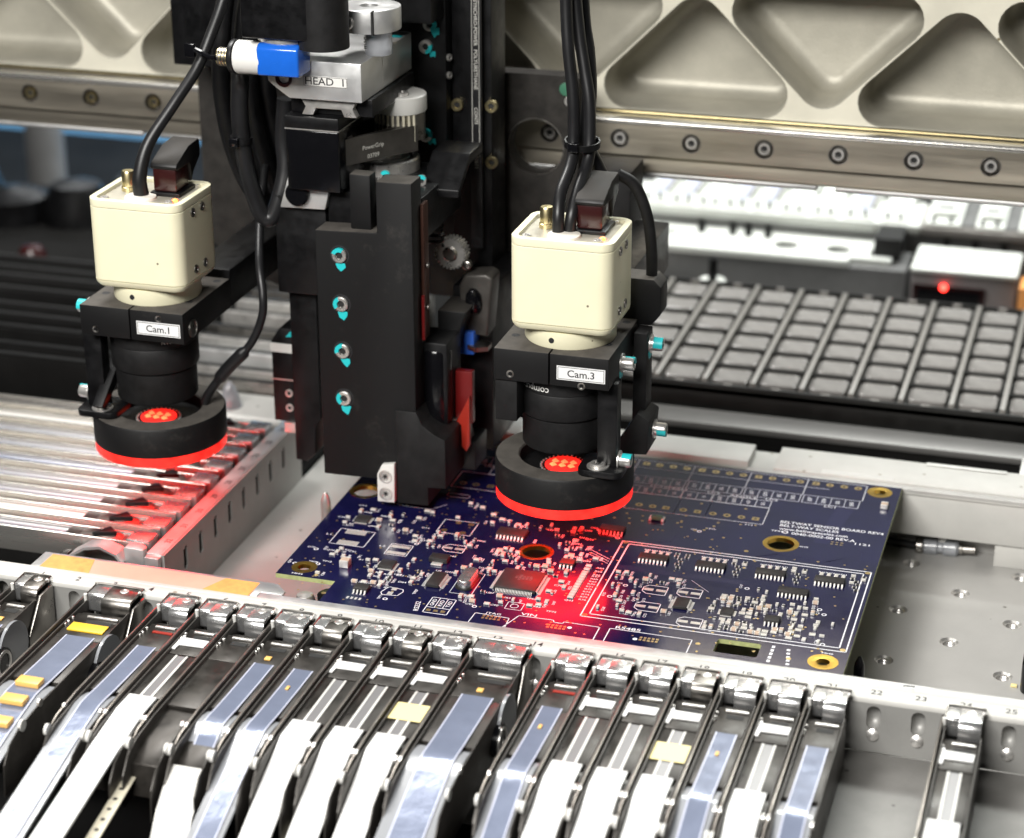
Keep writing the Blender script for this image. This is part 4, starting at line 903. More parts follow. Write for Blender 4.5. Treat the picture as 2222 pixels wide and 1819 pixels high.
# ================================================================ vision cameras
def wrap_text(s, size, c, r, ang, z, flip=True):
    """lettering laid round a vertical barrel of radius r; ang = bearing of its middle, 0 = towards -y"""
    vs, fs = text_mesh(s); V = []
    for p in vs:
        x, y = (-p.x, -p.y) if flip else (p.x, p.y); a = ang + x * size / r
        V.append((c[0] + r * math.sin(a), c[1] - r * math.cos(a), z + y * size))
    return MB().add(V, fs)
def slab(P, zs):                                # stacked rounded outlines: zs = [(inset, z)]
    mb = MB(); n = None; V = []
    for ins, z in zs:
        x0, x1, y0, y1, r = P; q = rrect(x0 + ins, x1 - ins, y0 + ins, y1 - ins, max(.3, r - ins), 6); n = len(q); V += [(a, b, z) for a, b in q]
    m = len(zs)
    return mb.add(V, [(k * n + i, k * n + (i + 1) % n, (k + 1) * n + (i + 1) % n, (k + 1) * n + i) for k in range(m - 1) for i in range(n)] + [tuple(range(n))[::-1], tuple(range((m - 1) * n, m * n))])
def vision_camera(bx, rx, lab, txt, side):
    """bx = box centre, rx = lens axis; side +1 bracket on the right, -1 on the left"""
    f = thing('vision_camera', lab, 'camera', (rx, 47, 20)); s = side; Y = 46.5
    B = (bx - 16.8, bx + 16.8, 29, 59, 4.6)
    # --- cream housing
    h = obj('housing', slab(B, [(.15, 85.7), (0, 85.9), (0, 110.8), (.15, 111)]), 'cream', f)
    obj('seam', slab(B, [(.4, 85.2), (.4, 111.3)]), 'ink', h)
    obj('top_cap', MB().plate(rrect(*B[:4], 4.6, 6), [rrect(B[0] + 2.2, B[1] - 2.2, B[2] + 2.2, B[3] - 2.2, 2.6, 6)], 'z', 111.15, 113.8), 'cream', f, bev=.8, seg=3)
    obj('top_plate', slab((B[0] + 2, B[1] - 2, B[2] + 2, B[3] - 2, 2.7), [(0, 111.2), (0, 112.5)]), 'cream_plate', f)
    obj('bottom_cap', slab(B, [(3.2, 82.9), (1.2, 83.4), (.2, 84.6), (0, 85.55)]), 'cream', f)
    fl = obj('mount_flange', MB().lathe((bx - .6, Y - 1, 77.05), (0, 0, 1), [(0, 0), (14.6, 0), (14.9, .5), (14.9, 5.4), (13, 6), (0, 6)], 48), 'cream', f)
    obj('set_screw', MB().lathe((bx - 3, Y - 15.9, 80), (0, -1, 0), [(.9, -.4), (.9, .03), (0, .05)], 12), 'ink', fl)
    for dx, dy in ((-12.2, 34), (10.6, 35.2), (10.8, 56.4), (-12.2, 55.6)): cap_screw(f, (bx + dx, dy, 112.5), (0, 0, 1), 1.45, 1.0, torx=True)
    for y in (39.8, 47.2):
        for z in (89, 108.8): cap_screw(f, (bx + 16.78, y, z), (1, 0, 0), 1.5, .45, 'steel_dark', torx=True)
    obj('cable_boot', MB().lathe((bx - 1.2, 38.6, 112.5), (0, 0, 1), [(0, 0), (5.4, 0), (5.2, .7), (3.2, 1.1), (0, 1.2)], 28), 'white_plastic', f)
    obj('coax_socket', MB().lathe((bx - 9, 46, 112.5), (0, 0, 1), [(0, 0), (2.5, 0), (2.5, 1.4), (2.2, 1.6), (2.2, 6.4), (1.9, 6.9), (0, 7)], 22), 'brass', f)
    obj('status_lamp', MB().lathe((bx + 11.4, 38.4, 112.5), (0, 0, 1), [(1.0, 0), (1.0, .5), (.5, .9), (0, 1)], 14), 'led_orange', f)
    pl = obj('plug', MB().box(bx + 1.6, bx + 10, 43, 53, 114, 122), 'wine', f, bev=.6)
    obj('plug_base', MB().box(bx + .6, bx + 11.4, 42, 55, 112.5, 113.9), 'black', pl, bev=.4)
    obj('plug_hood', MB().prism([(42.9, 121.6), (42.4, 122.6), (43.2, 123.8), (53, 127.6), (61, 128.2), (62, 126.8), (61.6, 122), (56, 118), (54, 115), (53.2, 121.6)], 'x', bx + 1.0, bx + 10.6), 'black_dust2', pl, bev=.4)
    # --- clamp block with split, label and arm
    x0, x1 = bx - 21.1, bx + 16.9
    blk = obj('clamp_block', MB().box(x0, bx - 2.9, 27, 66, 66.2, 77).box(bx - 2.5, x1, 27, 66, 66.2, 77), 'black_dust', f, bev=.35)
    obj('label_plate', MB().box(bx - .1, bx + 15.8, 26.75, 26.98, 68.6, 73.3), 'label_white', blk)
    fr = MB()
    for a, b, c, d in ((bx + .25, bx + 15.45, 68.9, 69.05), (bx + .25, bx + 15.45, 72.85, 73.0), (bx + .25, bx + .4, 69.05, 72.85), (bx + 15.3, bx + 15.45, 69.05, 72.85)): fr.box(a, b, 26.71, 26.745, c, d)
    fr.text(txt, 3.35, (bx + 7.9, 26.7, 70.85), (1, 0, 0), (0, 0, 1), 1.05)
    obj('lettering', fr, 'ink', blk, smooth=0, flip=False)
    for dx, z in ((-15.6, 68.6), (8, 66.95) if s > 0 else (8, 74.6)): obj('screw_hole', MB().lathe((bx + dx, 26.97, z), (0, -1, 0), [(1.3, 0), (1.3, .1), (.8, .02), (0, -.5)], 14), 'steel_dark', blk)
    for dx, dy in ((13.4, 40), (-17.6, 40), (14, 62)): obj('screw_hole', MB().lathe((bx + dx, dy, 77.02), (0, 0, 1), [(1.4, 0), (1.3, .06), (.9, .03), (0, .02)], 14), 'ink', blk)
    if s > 0:
        obj('arm', MB().prism([(97, 77.2), (97, 88), (100, 91), (110.4, 91), (113, 88.4), (113, 79), (110, 75), (106, 75), (106, 66.4), (97, 66.4)], 'y', 66.1, 76), 'black_dust', f, bev=.4)
        obj('arm_link', MB().box(84, 96.8, 66.1, 150, 66.4, 84), 'black', f, bev=.4)
        obj('side_plate', MB().box(106, 110.6, 58, 66, 40, 75), 'black_matte', f, bev=.3)
        obj('left_leg', MB().box(67.6, 75, 28, 52, 51.8, 66.1), 'black_matte', f, bev=.4)
        obj('brace', MB().prism([(100, 33.6), (112.6, 34.6), (113.4, 46.6), (109, 49)], 'y', 52, 66), 'black_matte', f, bev=.3)
    else:
        obj('arm', MB().box(bx + 2, bx + 17, 66.1, 150, 66.4, 80), 'black', f, bev=.4)
        obj('brace', MB().prism([(27, 40), (30, 38), (62, 60), (62, 64), (58, 64)], 'x', bx - 19.6, bx - 15.6), 'black', f, bev=.3)
    # --- column and foot that carry the ring light
    cx = rx + s * 17.5
    obj('column', MB().box(cx - 3.3, cx + 3.3, 34, 39.4, 37, 66.1), 'black', f, bev=.3)
    ft = obj('foot', MB().prism(rrect(cx - (9 if s > 0 else 6), cx + (6 if s > 0 else 9), 29, 44, 3, 4), 'z', 34.7, 37), 'black', f, bev=.3)
    cap_screw(f, (cx - s * 2.6, 33, 37), (0, 0, 1), 2.6, 1.5, 'steel', washer=True, torx=True)
    sx = (1, 0, 0) if s > 0 else (-1, 0, 0)
    P = [(x1 + .02, 44, 69.6), (110.62, 63, 70), (113.2, 60, 41), (cx + 3.32, 37, 38.5)] if s > 0 else [(x0 - .02, 35, 73.4), (cx - 3.32, 37, 41), (bx - 15.4, 56, 54)]
    for p in P: cap_screw(f, p, sx, 2.3, 4.2, 'steel', washer=True, teal=(.5, 2.2, 3.6, 1.2)[P.index(p) % 4])
    for p in P[:2]: obj('paint_mark', MB().lathe((p[0], p[1] - .6, p[2] - 3.0), sx, [(2.3, -.02), (1.8, .25), (0, .3)], 10), 'teal', f)
    if s < 0: obj('thumb_screw', MB().lathe((x1, 34, 69.8), (1, 0, 0), [(3.1, 0), (3.1, .5), (2.5, .7), (2.3, .3), (0, .3)], 24), 'steel_dark', f)
    # --- lens barrel
    ln = obj('lens', MB().lathe((rx, Y, 0), (0, 0, 1), [(0, 39.4), (11, 39.4), (13.6, 39.6), (14, 40.2), (14, 50.6), (13.7, 50.8), (13.7, 51.2), (14.8, 51.5), (15.1, 52), (15.1, 60), (14.9, 60.3), (15.3, 60.6), (15.3, 66.2)], 56), 'black_matte', f)
    if s > 0: obj('lens_lettering', wrap_text('computar', 3.3, (rx, Y), 15.36, -.5, 62.2), 'vellum', ln, smooth=0, flip=False)
    else: obj('lens_lettering', wrap_text('JAPAN', 1.9, (rx, Y), 15.36, .78, 63.2), 'vellum', ln, smooth=0, flip=False)
    # --- red ring light
    rg = obj('ring_light', MB().lathe((rx, Y, 0), (0, 0, 1), [(14.6, 24), (23.1, 24), (23.2, 24.6), (23.2, 33.9), (22.8, 34.5), (15.4, 34.5), (14.9, 34.1), (14.6, 30)], 72), 'black_dust', f)
    obj('diffuser', MB().lathe((rx, Y, 0), (0, 0, 1), [(4.5, 21), (4.8, 20.1), (22.2, 20.1), (22.9, 20.6), (22.9, 23.9), (4.5, 23.9)], 72), 'red_lens', rg)
    obj('lamp_face', MB().lathe((rx, Y, 0), (0, 0, 1), [(5, 20.0), (14.5, 20.0), (14.5, 19.9), (5, 19.9), (5, 20.0)], 72), 'ring_face', rg)
    obj('inner_plate', MB().lathe((rx, Y, 0), (0, 0, 1), [(6.3, 29), (14.55, 29), (14.55, 30.4), (6.3, 30.4), (6.3, 29)], 48), 'black', rg)
    kr = MB()
    for k in range(30): a = 6.2832 * k / 30; kr.lathe((rx + 7.6 * math.cos(a), Y - 1 + 7.6 * math.sin(a), 30.4), (0, 0, 1), [(.42, 0), (.36, .45), (0, .55)], 8)
    obj('knurled_ring', kr, 'steel', rg)
    w_ = obj('red_window', MB().lathe((rx, Y - 1, 0), (0, 0, 1), [(0, 30.2), (6.3, 30.2), (6.3, 30.9), (5.9, 31.1), (0, 31.1)], 40), 'red_reflex', rg)  # glowing disc and cells stand in for LEDs mirrored inside the ring
    for i in range(3):
        for j in range(2):
            obj('led_reflection', MB().lathe((rx - 3.1 + 3.1 * i, Y - 3 + 3.0 * j, 31.1), (0, 0, 1), [(1.35, 0), (1.1, .3), (.3, .9), (0, .95)], 4), 'led_reflex', w_)
    return f
vision_camera(88.6, 86, 'cream square camera labelled Cam.3 over the blue circuit board', 'Cam.3', 1)
vision_camera(-57.8, -61.5, 'cream square camera labelled Cam.1 over the left side feeders', 'Cam.1', -1)

# ================================================================ carriage plate behind the head
t = thing('carriage_plate', 'black carriage plate with round openings in front of the rail', 'plate', (-7, 150, 90))
obj('plate', MB().plate([(-88, 62), (-70, 48), (-40, 40), (62, 60), (62, 135), (57, 135.6), (-74, 135.6), (-88, 128)], [circ(46, 108.7, 10.3, 40), circ(-60.2, 108.6, 10.3, 40)], 'y', 150, 158), 'black_dusty', t, smooth=30)
obj('hole_rim', MB().lathe((46, 150, 108.7), (0, -1, 0), [(10.3, -.05), (10.7, .02), (10.3, .05)], 40), 'steel_dark', t)
obj('spine', MB().box(-30, 34.5, 142, 149.9, 50, 230), 'black', t, bev=.4)
obj('side_wing', MB().box(-86, -40, 126, 149.8, 136, 230), 'black', t, bev=.6)
obj('lower_block', MB().box(62.2, 82, 150, 170, 60, 101.5), 'black_matte', t, bev=.4)
obj('green_washer', MB().lathe((57.4, 149.9, 131), (0, -1, 0), [(2.4, 0), (2.4, .6), (1.6, .8), (0, .8)], 20), 'comp_green', t)
cap_screw(t, (59.2, 149.9, 127), (0, -1, 0), 2.0, 2.2)
for p in ((37, 141.9, 129.8), (36.6, 141.9, 109.3)):
    pass

# ================================================================ placement head
hd = thing('placement_head', 'tall black placement head marked HEAD 1 above the board', 'machine head', (10, 85, 3))
O = lambda nm, mb, m, **k: obj(nm, mb, m, hd, **k)
fp = O('front_plate', MB().prism([(-5, 10.4), (22.6, 10.9), (22.6, 16), (29.8, 38), (29.8, 119.3), (17.2, 119), (17.2, 101.2), (-5, 100.4)], 'y', 58, 68), 'black_dust', bev=.5)
for z, tl in ((92.2, 1.6), (74.8, 2.6), (57.7, 2.2), (40.2, 2.9)):
    obj('counterbore', MB().lathe((3.7, 58, z), (0, -1, 0), [(3.45, .0), (3.4, .06), (2.95, .06), (2.9, -1), (0, -1)], 28), 'ink', fp)
    cap_screw(hd, (3.7, 58.6, z), (0, -1, 0), 2.6, 1.6, 'steel', teal=tl)
    q = random.uniform(-.7, .7); u_ = lambda a=.5: random.uniform(-a, a)
    O('paint_run', MB().prism(rounded([(2.2 + q + u_(), z - 2.8), (4 + q, z - 2.9 + u_(.3)), (6.0 + q + u_(), z - 2.7), (5.6 + q + u_(.8), z - 4.4 + u_()), (4.6 + q + u_(), z - 5.9 + u_(.8)), (3.0 + q + u_(), z - 5.0 + u_())], .35, 3), 'y', 57.85, 58.02), 'teal')
# lower right foot with its white pad
O('lower_foot', MB().prism([(22.4, 2.8), (33.9, 3.1), (33.9, 10), (40.4, 10.4), (40.4, 28.6), (36, 30.6), (32, 33.6), (30, 38), (22.4, 38)], 'y', 57.4, 82), 'black_matte', bev=.4)
pd = O('sensor_pad', MB().prism([(15.7, 3.4), (22.0, 3.6), (22.2, 18.4), (17.6, 17.6), (15.8, 13.8)], 'y', 55.6, 57.9), 'vellum', bev=.25)
O('pad_holder', MB().box(16.4, 22.3, 57.95, 66, 3.6, 18), 'black_matte')
for z in (6.8, 13.4): cap_screw(hd, (18.9, 55.6, z), (0, -1, 0), 2.35, .5, 'steel', torx=True)
# left rear plate with fork foot
O('rear_plate', MB().prism([(-22.2, 7), (-18, 6.6), (-14.6, 10), (-14.2, 20), (-12, 24), (-12, 101), (-22.2, 101)], 'y', 74, 84), 'black', bev=.4)
O('upper_left_block', MB().box(-24, -5.2, 69, 104, 72.6, 108), 'black', bev=.6)
bl = O('side_block', MB().prism([(-34.2, 17), (-26, 17), (-26, 53), (-31, 53), (-34.2, 48)], 'y', 84, 100), 'black', bev=.3)
obj('block_seam', MB().box(-34.4, -26, 83.7, 83.95, 33.2, 33.7), 'steel', bl)
obj('white_edge', MB().box(-34.3, -26, 83.6, 83.95, 44, 47.4), 'vellum', bl)
for z in (28.3, 22.6): cap_screw(hd, (-28, 84, z), (0, -1, 0), 1.5, .5)
obj('steel_foot', MB().box(-30, -22.5, 83, 96, 13, 16.9), 'steel', bl, bev=.2)
O('paint_mark', MB().prism([(-28.4, 50.2), (-26.2, 50.2), (-26.2, 52.6)], 'y', 83.7, 83.98), 'teal')
# spindle, springs and sensor parts on the right of the plate
O('spindle_body', MB().lathe((33, 72, 26), (0, 0, 1), [(0, 0), (4.6, 0), (5.2, 1.4), (5.2, 30), (4.6, 31), (0, 31)], 28), 'black_gloss')
O('spindle_block', MB().box(26.2, 38, 68.2, 84, 30, 60), 'black', bev=.8)
O('slide_block', MB().prism([(29.9, 50), (35.4, 50), (36.5, 56.5), (40.5, 67), (30, 67)], 'y', 82, 98), 'black_dust2', bev=.5)
O('red_gel', MB().box(38.2, 44.4, 76, 79, 28, 47.4), 'red_dark', bev=.2)
O('red_flag', MB().prism([(38.6, 28), (43.9, 39), (43.9, 20.4), (42.6, 18), (41, 20), (40.8, 28)], 'y', 74, 75.9), 'red_plastic', bev=.15)
O('copper_guide', MB().prism([(35.4, 14.4), (42.6, 20.4), (40.6, 29.6), (37, 29.6)], 'y', 78.2, 84), 'copper', bev=.3)
O('steel_shoe', MB().box(30, 39, 74, 86, 26, 29.8), 'steel_dark', bev=.3)
O('dark_base', MB().box(34.2, 44.6, 78.4, 92, 9, 20), 'black', bev=.4)
O('red_scale', MB().box(29.95, 31.0, 66, 71, 62, 110), 'copper', bev=.1)
O('red_strip', MB().box(30.2, 31.2, 64.8, 65.9, 62, 78), 'red_dark')
for z in (88, 73): O('scale_pin', MB().lathe((31.4, 68, z), (1, 0, 0), [(.9, 0), (.9, .5), (0, .8)], 12), 'steel_dark')
sp = MB(); N = 150
sp.tube([(25.6 + 2.4 * math.cos(.55 * i), 95 + 2.4 * math.sin(.55 * i), 86 + .2 * i) for i in range(N)], .5, 5, 2); O('spring', sp, 'black')
gr = O('pinion', MB().prism([(30.3 + r * math.cos(a), 83 + r * math.sin(a)) for i in range(26) for r, a in ((5.1, .2417 * i), (5.1, .2417 * i + .06), (5.8, .2417 * i + .1), (5.8, .2417 * i + .18))], 'y', 96, 101), 'steel')
obj('pinion_hub', MB().lathe((30.3, 96, 83), (0, -1, 0), [(2.7, -.3), (2.7, .4), (2.2, .8), (0, .8)], 24), 'steel_dark', gr)
O('idler', MB().lathe((36.6, 97, 79.6), (0, -1, 0), [(1.7, 0), (1.7, 2), (1.1, 2.4), (0, 2.4)], 18), 'steel_dark')
fl = O('air_filter', MB().prism([(35, 54.5), (44.5, 54), (46.5, 76), (44, 77.4), (36, 76.4), (34, 72)], 'y', 94, 104), 'feeder_grey', bev=1.0, seg=3)
obj('filter_bowl', MB().lathe((39.6, 93.8, 66), (0, -.2, 1), [(0, -2), (2.8, -2), (3.2, 0), (2.6, 4), (1.2, 6), (0, 6.4)], 20), 'black_gloss', fl)
O('blue_block', MB().box(32.4, 40, 92, 99, 47.4, 56), 'blue_part', bev=.4)
O('nut', MB().lathe((41.5, 94, 49.6), (0, 0, 1), [(0, 0), (4.4, 0), (4.4, 1.6), (0, 1.8)], 6), 'steel_dark', smooth=20)
O('rear_column', MB().box(29.8, 44.6, 100, 141, 8, 70), 'black', bev=.5)
O('slant_bar', MB().prism([(84, 107.4), (84, 110), (97, 119.6), (112, 119.6), (112, 116.4), (97, 115.8)], 'x', 24, 37.6), 'black', bev=.3)
for p in ((24.4, 83.9, 113), (16.6, 69.6, 118)): cap_screw(hd, p, (.3, -1, 0), 1.8, 2.4, 'steel', teal=1.2)
O('front_post', MB().box(6.8, 14.2, 61, 67, 100.9, 120), 'black_dust', bev=.5)
O('top_bridge', MB().box(-4, 30, 68.2, 110, 96, 111.5), 'black', bev=.5)
# spindle bearing, shaft, pulley and belt
be = O('bearing', MB().lathe((5.6, 99, 114.2), (0, 0, 1), [(3, -2.6), (12.4, -2.6), (12.4, 1.6), (11.8, 2), (10.4, 2), (10.2, 1.5), (9, 1.5), (8.8, 2.1), (7.6, 2.1), (7.4, 1.6), (6.2, 1.6), (6, 2.6), (4, 2.8), (3, 2.8)], 56), 'steel', smooth=20)
obj('bearing_seal', MB().lathe((5.6, 99, 114.2), (0, 0, 1), [(9.1, 1.52), (10.1, 1.52), (10.1, 1.7), (9.1, 1.7), (9.1, 1.52)], 48), 'dark', be)
O('shaft', MB().cyl((5.6, 99, 112), (5.6, 99, 128), 2.6, n=24), 'steel')
pu = O('pulley', MB().lathe((12.6, 97, 124), (0, 0, 1), [(0, 0), (8.6, 0), (8.6, 9.4), (0, 9.4)], 40), 'steel_dark')
obj('pulley_flange', MB().lathe((12.6, 97, 133.4), (0, 0, 1), [(0, 0), (9, 0), (9.2, .4), (9.2, 5.6), (8.8, 6), (0, 6)], 44), 'vellum', pu)
cap_screw(hd, (14.6, 93.4, 139.4), (0, 0, 1), 2.2, 1.2, 'steel')
pts = []                                          # belt path round the two pulleys (x, y)
A_, B_, ra, rb = Vector((12.6, 97)), Vector((-2.4, 71)), 9.0, 6.6
d = (B_ - A_).normalized(); nrm = Vector((-d.y, d.x))
a0 = math.atan2(nrm.y, nrm.x)
for k in range(17): a = a0 - math.pi * k / 16; pts.append((A_.x + ra * math.cos(a), A_.y + ra * math.sin(a)))
for k in range(13): a = a0 - math.pi - math.pi * k / 12; pts.append((B_.x + rb * math.cos(a), B_.y + rb * math.sin(a)))
inn = [((p[0] - (A_ if i < 17 else B_)[0]) * .86 + (A_ if i < 17 else B_)[0], (p[1] - (A_ if i < 17 else B_)[1]) * .86 + (A_ if i < 17 else B_)[1]) for i, p in enumerate(pts)]
bt = O('timing_belt', MB().plate(pts, [inn], 'z', 120.6, 129.6), 'feeder_grey', smooth=40)
tm = MB()
for k in range(16):
    a = a0 - math.pi - .3 + k * .22; c_, s_ = math.cos(a), math.sin(a)
    tm.lathe((12.6 + 8.5 * c_, 97 + 8.5 * s_, 124), (0, 0, 1), [(.55, 0), (.55, 9.2), (0, 9.2)], 6)
obj('pulley_teeth', tm, 'beige_tape', pu, smooth=0)
dirb = (A_ - B_).normalized(); side = Vector((dirb.y, -dirb.x))
m_ = (A_ + B_) / 2 + side * ((ra + rb) / 2 + .06)
obj('belt_print', MB().text('PowerGrip', 2.1, (m_.x - 4 * dirb.x, m_.y - 4 * dirb.y, 125.6), (dirb.x, dirb.y, 0), (0, 0, 1)).text('03709', 2.1, (m_.x - 4 * dirb.x, m_.y - 4 * dirb.y, 122.4), (dirb.x, dirb.y, 0), (0, 0, 1)), 'tape_print', bt, smooth=0, flip=False)
# motor in front, aluminium bracket, marked block
mo = O('motor', MB().box(-15.8, 3.2, 62, 86, 112.4, 133.6), 'black_gloss', bev=.7, seg=3)
obj('motor_cap', MB().box(-16, 3.4, 61.7, 86, 133.9, 138.2), 'black', mo, bev=.5)
obj('motor_line', MB().box(-15.9, 3.3, 61.8, 86.2, 133.55, 133.95), 'steel', mo)
al = O('alu_bracket', MB().prism([(-20.6, 104.6), (-4.2, 105), (-2.4, 112.3), (-2.4, 116), (-17.2, 116)], 'y', 66, 70), 'alu', bev=.3)
obj('black_knob', MB().lathe((-13.6, 65.9, 110.2), (0, -1, 0), [(4.2, 0), (4.2, 1.6), (3.6, 2.2), (0, 2.4)], 28), 'black_gloss', al)
hb = O('head_block', MB().prism([(-20.4, 150), (-20.4, 157.6), (12.6, 157.6), (12.6, 144.6), (-13, 144.6), (-17.4, 147.6)], 'y', 60, 110), 'alu', bev=.4)
obj('label_plate', MB().box(-7.6, 7.7, 59.75, 59.97, 149.2, 152.6), 'vellum', hb)
lt = MB().text('HEAD  1', 3.5, (0, 59.7, 150.9), (1, 0, 0), (0, 0, 1), 1.12)
for a, b, c, e in ((-7.5, 7.6, 149.3, 149.42), (-7.5, 7.6, 152.38, 152.5), (-7.5, -7.38, 149.42, 152.38), (7.48, 7.6, 149.42, 152.38)): lt.box(a, b, 59.7, 59.74, c, e)
obj('lettering', lt, 'ink', hb, smooth=0, flip=False)
obj('red_port', MB().lathe((-14.6, 59.9, 151.2), (0, -1, 0), [(3, 0), (2.9, .5), (2, .6), (1.6, -.2), (0, -.3)], 22), 'wine', hb)
O('block_line', MB().box(12.62, 12.75, 80, 80.3, 144.8, 157.4), 'steel')
gd = O('guide_profile', MB().prism([(-10.4, 144.4), (9.6, 144.4), (8, 141.4), (9.4, 138.6), (5, 138.6), (4, 141), (-5, 141), (-6, 138.6), (-10, 138.6), (-8.6, 141.4)], 'y', 63, 104), 'steel', bev=.25)
O('guide_shade', MB().box(-15, 14, 66, 108, 138.4, 144.3), 'black', bev=.3)
# upper rear plate with marked screws
bp_ = O('back_plate', MB().box(-12, 22.4, 118, 128, 100, 230), 'black', bev=.5)
O('back_rail', MB().box(22.6, 37.2, 124, 140, 70, 230), 'black', bev=.4)
for x, z, tl in ((16.9, 159, 5.6), (15.3, 151, 5.4), (14.7, 119.2, .4), (15, 166, 1)):
    cap_screw(hd, (x, 118, z), (0, -1, 0), 2.4, 1.6, 'steel', teal=tl)
    u_ = lambda a=.7: random.uniform(-a, a)
    O('paint_run', MB().prism(rounded([(x + .6 + u_(), z - 2), (x + 3.3, z - 1 + u_()), (x + 3.6 + u_(), z - 3.8), (x + 2.4, z - 3.2 + u_()), (x + 1.4, z - 4.4 + u_())], .3, 3), 'y', 117.85, 118.02), 'teal')
cap_screw(hd, (22.4, 119.8, 115), (1, -.5, .1), 2.1, 3.4, 'steel', teal=1.4)
for x, z in ((22.5, 147), (22.5, 140.7)): cap_screw(hd, (x, 120, z), (1, -.3, 0), 1.3, 1)
for x, z in ((24.6, 129.4), (37.3, 129.8), (37.3, 109.3), (24.6, 107)):
    cap_screw(hd, (x, 123.9, z), (0, -1, 0), 2.3, 1.4, 'brass')
# vertical printed belt
vb = O('vertical_belt', MB().box(30.7, 34.9, 119.4, 120.6, 78, 230), 'rubber', bev=.2)
tx = MB()
for k, s_ in enumerate(('SYNCHRO-POWER', 'POLYURETHANE', 'CONTI', '150611')): tx.text(s_, 1.9, (32.8, 119.35, 160 - 16.5 * k), (0, 0, -1), (1, 0, 0), 1.0)
for x in (31.5, 34.1): tx.box(x - .09, x + .09, 119.34, 119.38, 112, 172)
obj('belt_print', tx, 'tape_print', vb, smooth=0, flip=False)
O('belt_loop', MB().lathe((32.8, 119.4, 80), (0, -1, 0), [(2.1, -.8), (2.1, .2), (1.4, .3), (1.4, -.8)], 20), 'rubber')
# dark motor, clamp ring and tubes at the very top
O('top_motor', MB().box(-24, 0, 48, 74, 166.5, 215), 'black', bev=1.0, seg=3)
O('top_cylinder', MB().cyl((1.5, 56, 163.5), (1.5, 56, 215), 8.4, n=36), 'black_matte')
O('motor_flange', MB().lathe((-12, 60, 164.4), (0, 0, 1), [(0, 0), (10, 0), (10.4, .5), (10.4, 2), (0, 2)], 36), 'steel')
cr = O('clamp_ring', MB().lathe((10, 76, 166), (0, 0, 1), [(3, 0), (10.6, 0), (10.6, 7.6), (3, 7.6), (3, 0)], 40), 'alu', bev=.3)
obj('clamp_split', MB().box(14.4, 15, 65.4, 67.6, 165.9, 173.7), 'dark', cr)
cap_screw(hd, (6.4, 66, 169.6), (-.2, -1, 0), 2.2, 1.4, 'steel')
O('clear_tube', MB().cyl((13, 76, 157.7), (13, 76, 166), 4.6, n=28), 'clear_plastic')
O('tube_text', MB().text('man', 2.6, (9.6, 72.4, 161.8), (0, 0, 1), (-1, 0, 0)), 'ink', smooth=0, flip=False)
O('block_top_screw', MB().lathe((10, 92, 157.6), (0, 0, 1), [(3.6, 0), (3.6, .8), (2.4, 1.2), (0, 1.2)], 24), 'steel')
O('paint_run', MB().prism(rounded([(8, 100), (12, 100), (12, 103), (8.6, 104)], .6, 4), 'z', 157.62, 157.75), 'teal')
O('upper_bridge', MB().box(2, 22, 104, 117.8, 162, 215), 'black', bev=.4)
# air cylinder with blue tape
ac = thing('air_cylinder', 'white metal cylinder wrapped in blue tape in front of the head', 'cylinder', (-20, 54, 159))
C_ = 158.9
obj('body', MB().lathe((-28, 54, C_), (1, 0, 0), [(0, 0), (5.2, 0), (5.5, .4), (5.5, 22), (0, 22)], 40), 'vellum', ac)
obj('rubber_ring', MB().lathe((-30.0, 54, C_), (1, 0, 0), [(0, 0), (5.4, 0), (5.7, .5), (5.7, 1.6), (5.4, 1.98), (0, 1.98)], 40), 'rubber', ac)
nb = obj('nozzle', MB().lathe((-35, 54, C_ - .4), (1, 0, 0), [(0, 0), (2.6, 0), (3, .5), (3, 4.6), (2.6, 5), (0, 5)], 30), 'brass', ac)
for k in range(4): obj('knurl_ring', MB().lathe((-34.4 + 1.1 * k, 54, C_ - .4), (1, 0, 0), [(3.0, 0), (3.15, .2), (3.15, .5), (3, .7)], 30), 'steel_dark', nb)
obj('blue_tape', MB().prism([(48.6, 154.4), (59.5, 154.2), (59.7, 164), (58, 164.8), (50, 164.8), (48.4, 163.4)], 'x', -19.2, -4.6), 'blue_tape', ac, bev=.8, seg=3)

# ================================================================ cables
def cable(name, lab, pts, r, mat='rubber', group=None, rr=None):
    return tag(obj(name, MB().tube(pts, r, 14, 10, rr), mat), lab, 'cable', group)
cable('camera_cable', 'thick black cable rising from the left cream camera', [(-59.2, 39.6, 113.4), (-59.4, 40, 120), (-57.4, 44, 130), (-51, 52, 142), (-46, 60, 152), (-43, 66, 162), (-40, 74, 176), (-37, 84, 200), (-36, 88, 230)], 2.6, rr=lambda q: 2.7 - .75 * min(1, q * 3))
cable('light_cable', 'thin black cable curving from the ring light of the left camera', [(-38, 96, 112), (-34, 80, 98), (-27.5, 62, 86), (-24.2, 56, 76), (-24.6, 55, 68), (-29, 54, 58), (-38, 53, 48), (-45, 52.4, 38.5), (-46.6, 52, 34.8)], 1.45, rr=lambda q: 1.45 if q < .66 else 2.3 if q < .8 else 1.6)
cable('camera_cable', 'left one of two grey cables plugged into the right camera', [(85.2, 39.6, 113.2), (85, 40.4, 119), (84.6, 45, 125), (85.4, 53, 131), (85.2, 57, 137), (84.6, 58.4, 152), (82.4, 60, 168), (81, 62, 184), (80, 64, 215)], 1.95, 'rubber')
cable('camera_cable', 'middle grey cable curving into the right camera', [(88.4, 41.4, 113.2), (88.8, 43, 119), (89.2, 49, 125), (89.8, 57, 131), (89.8, 60, 137), (89, 62, 150), (86.8, 64, 160), (84.2, 66, 172), (82, 68, 190), (81.4, 70, 215)], 1.95, 'rubber')
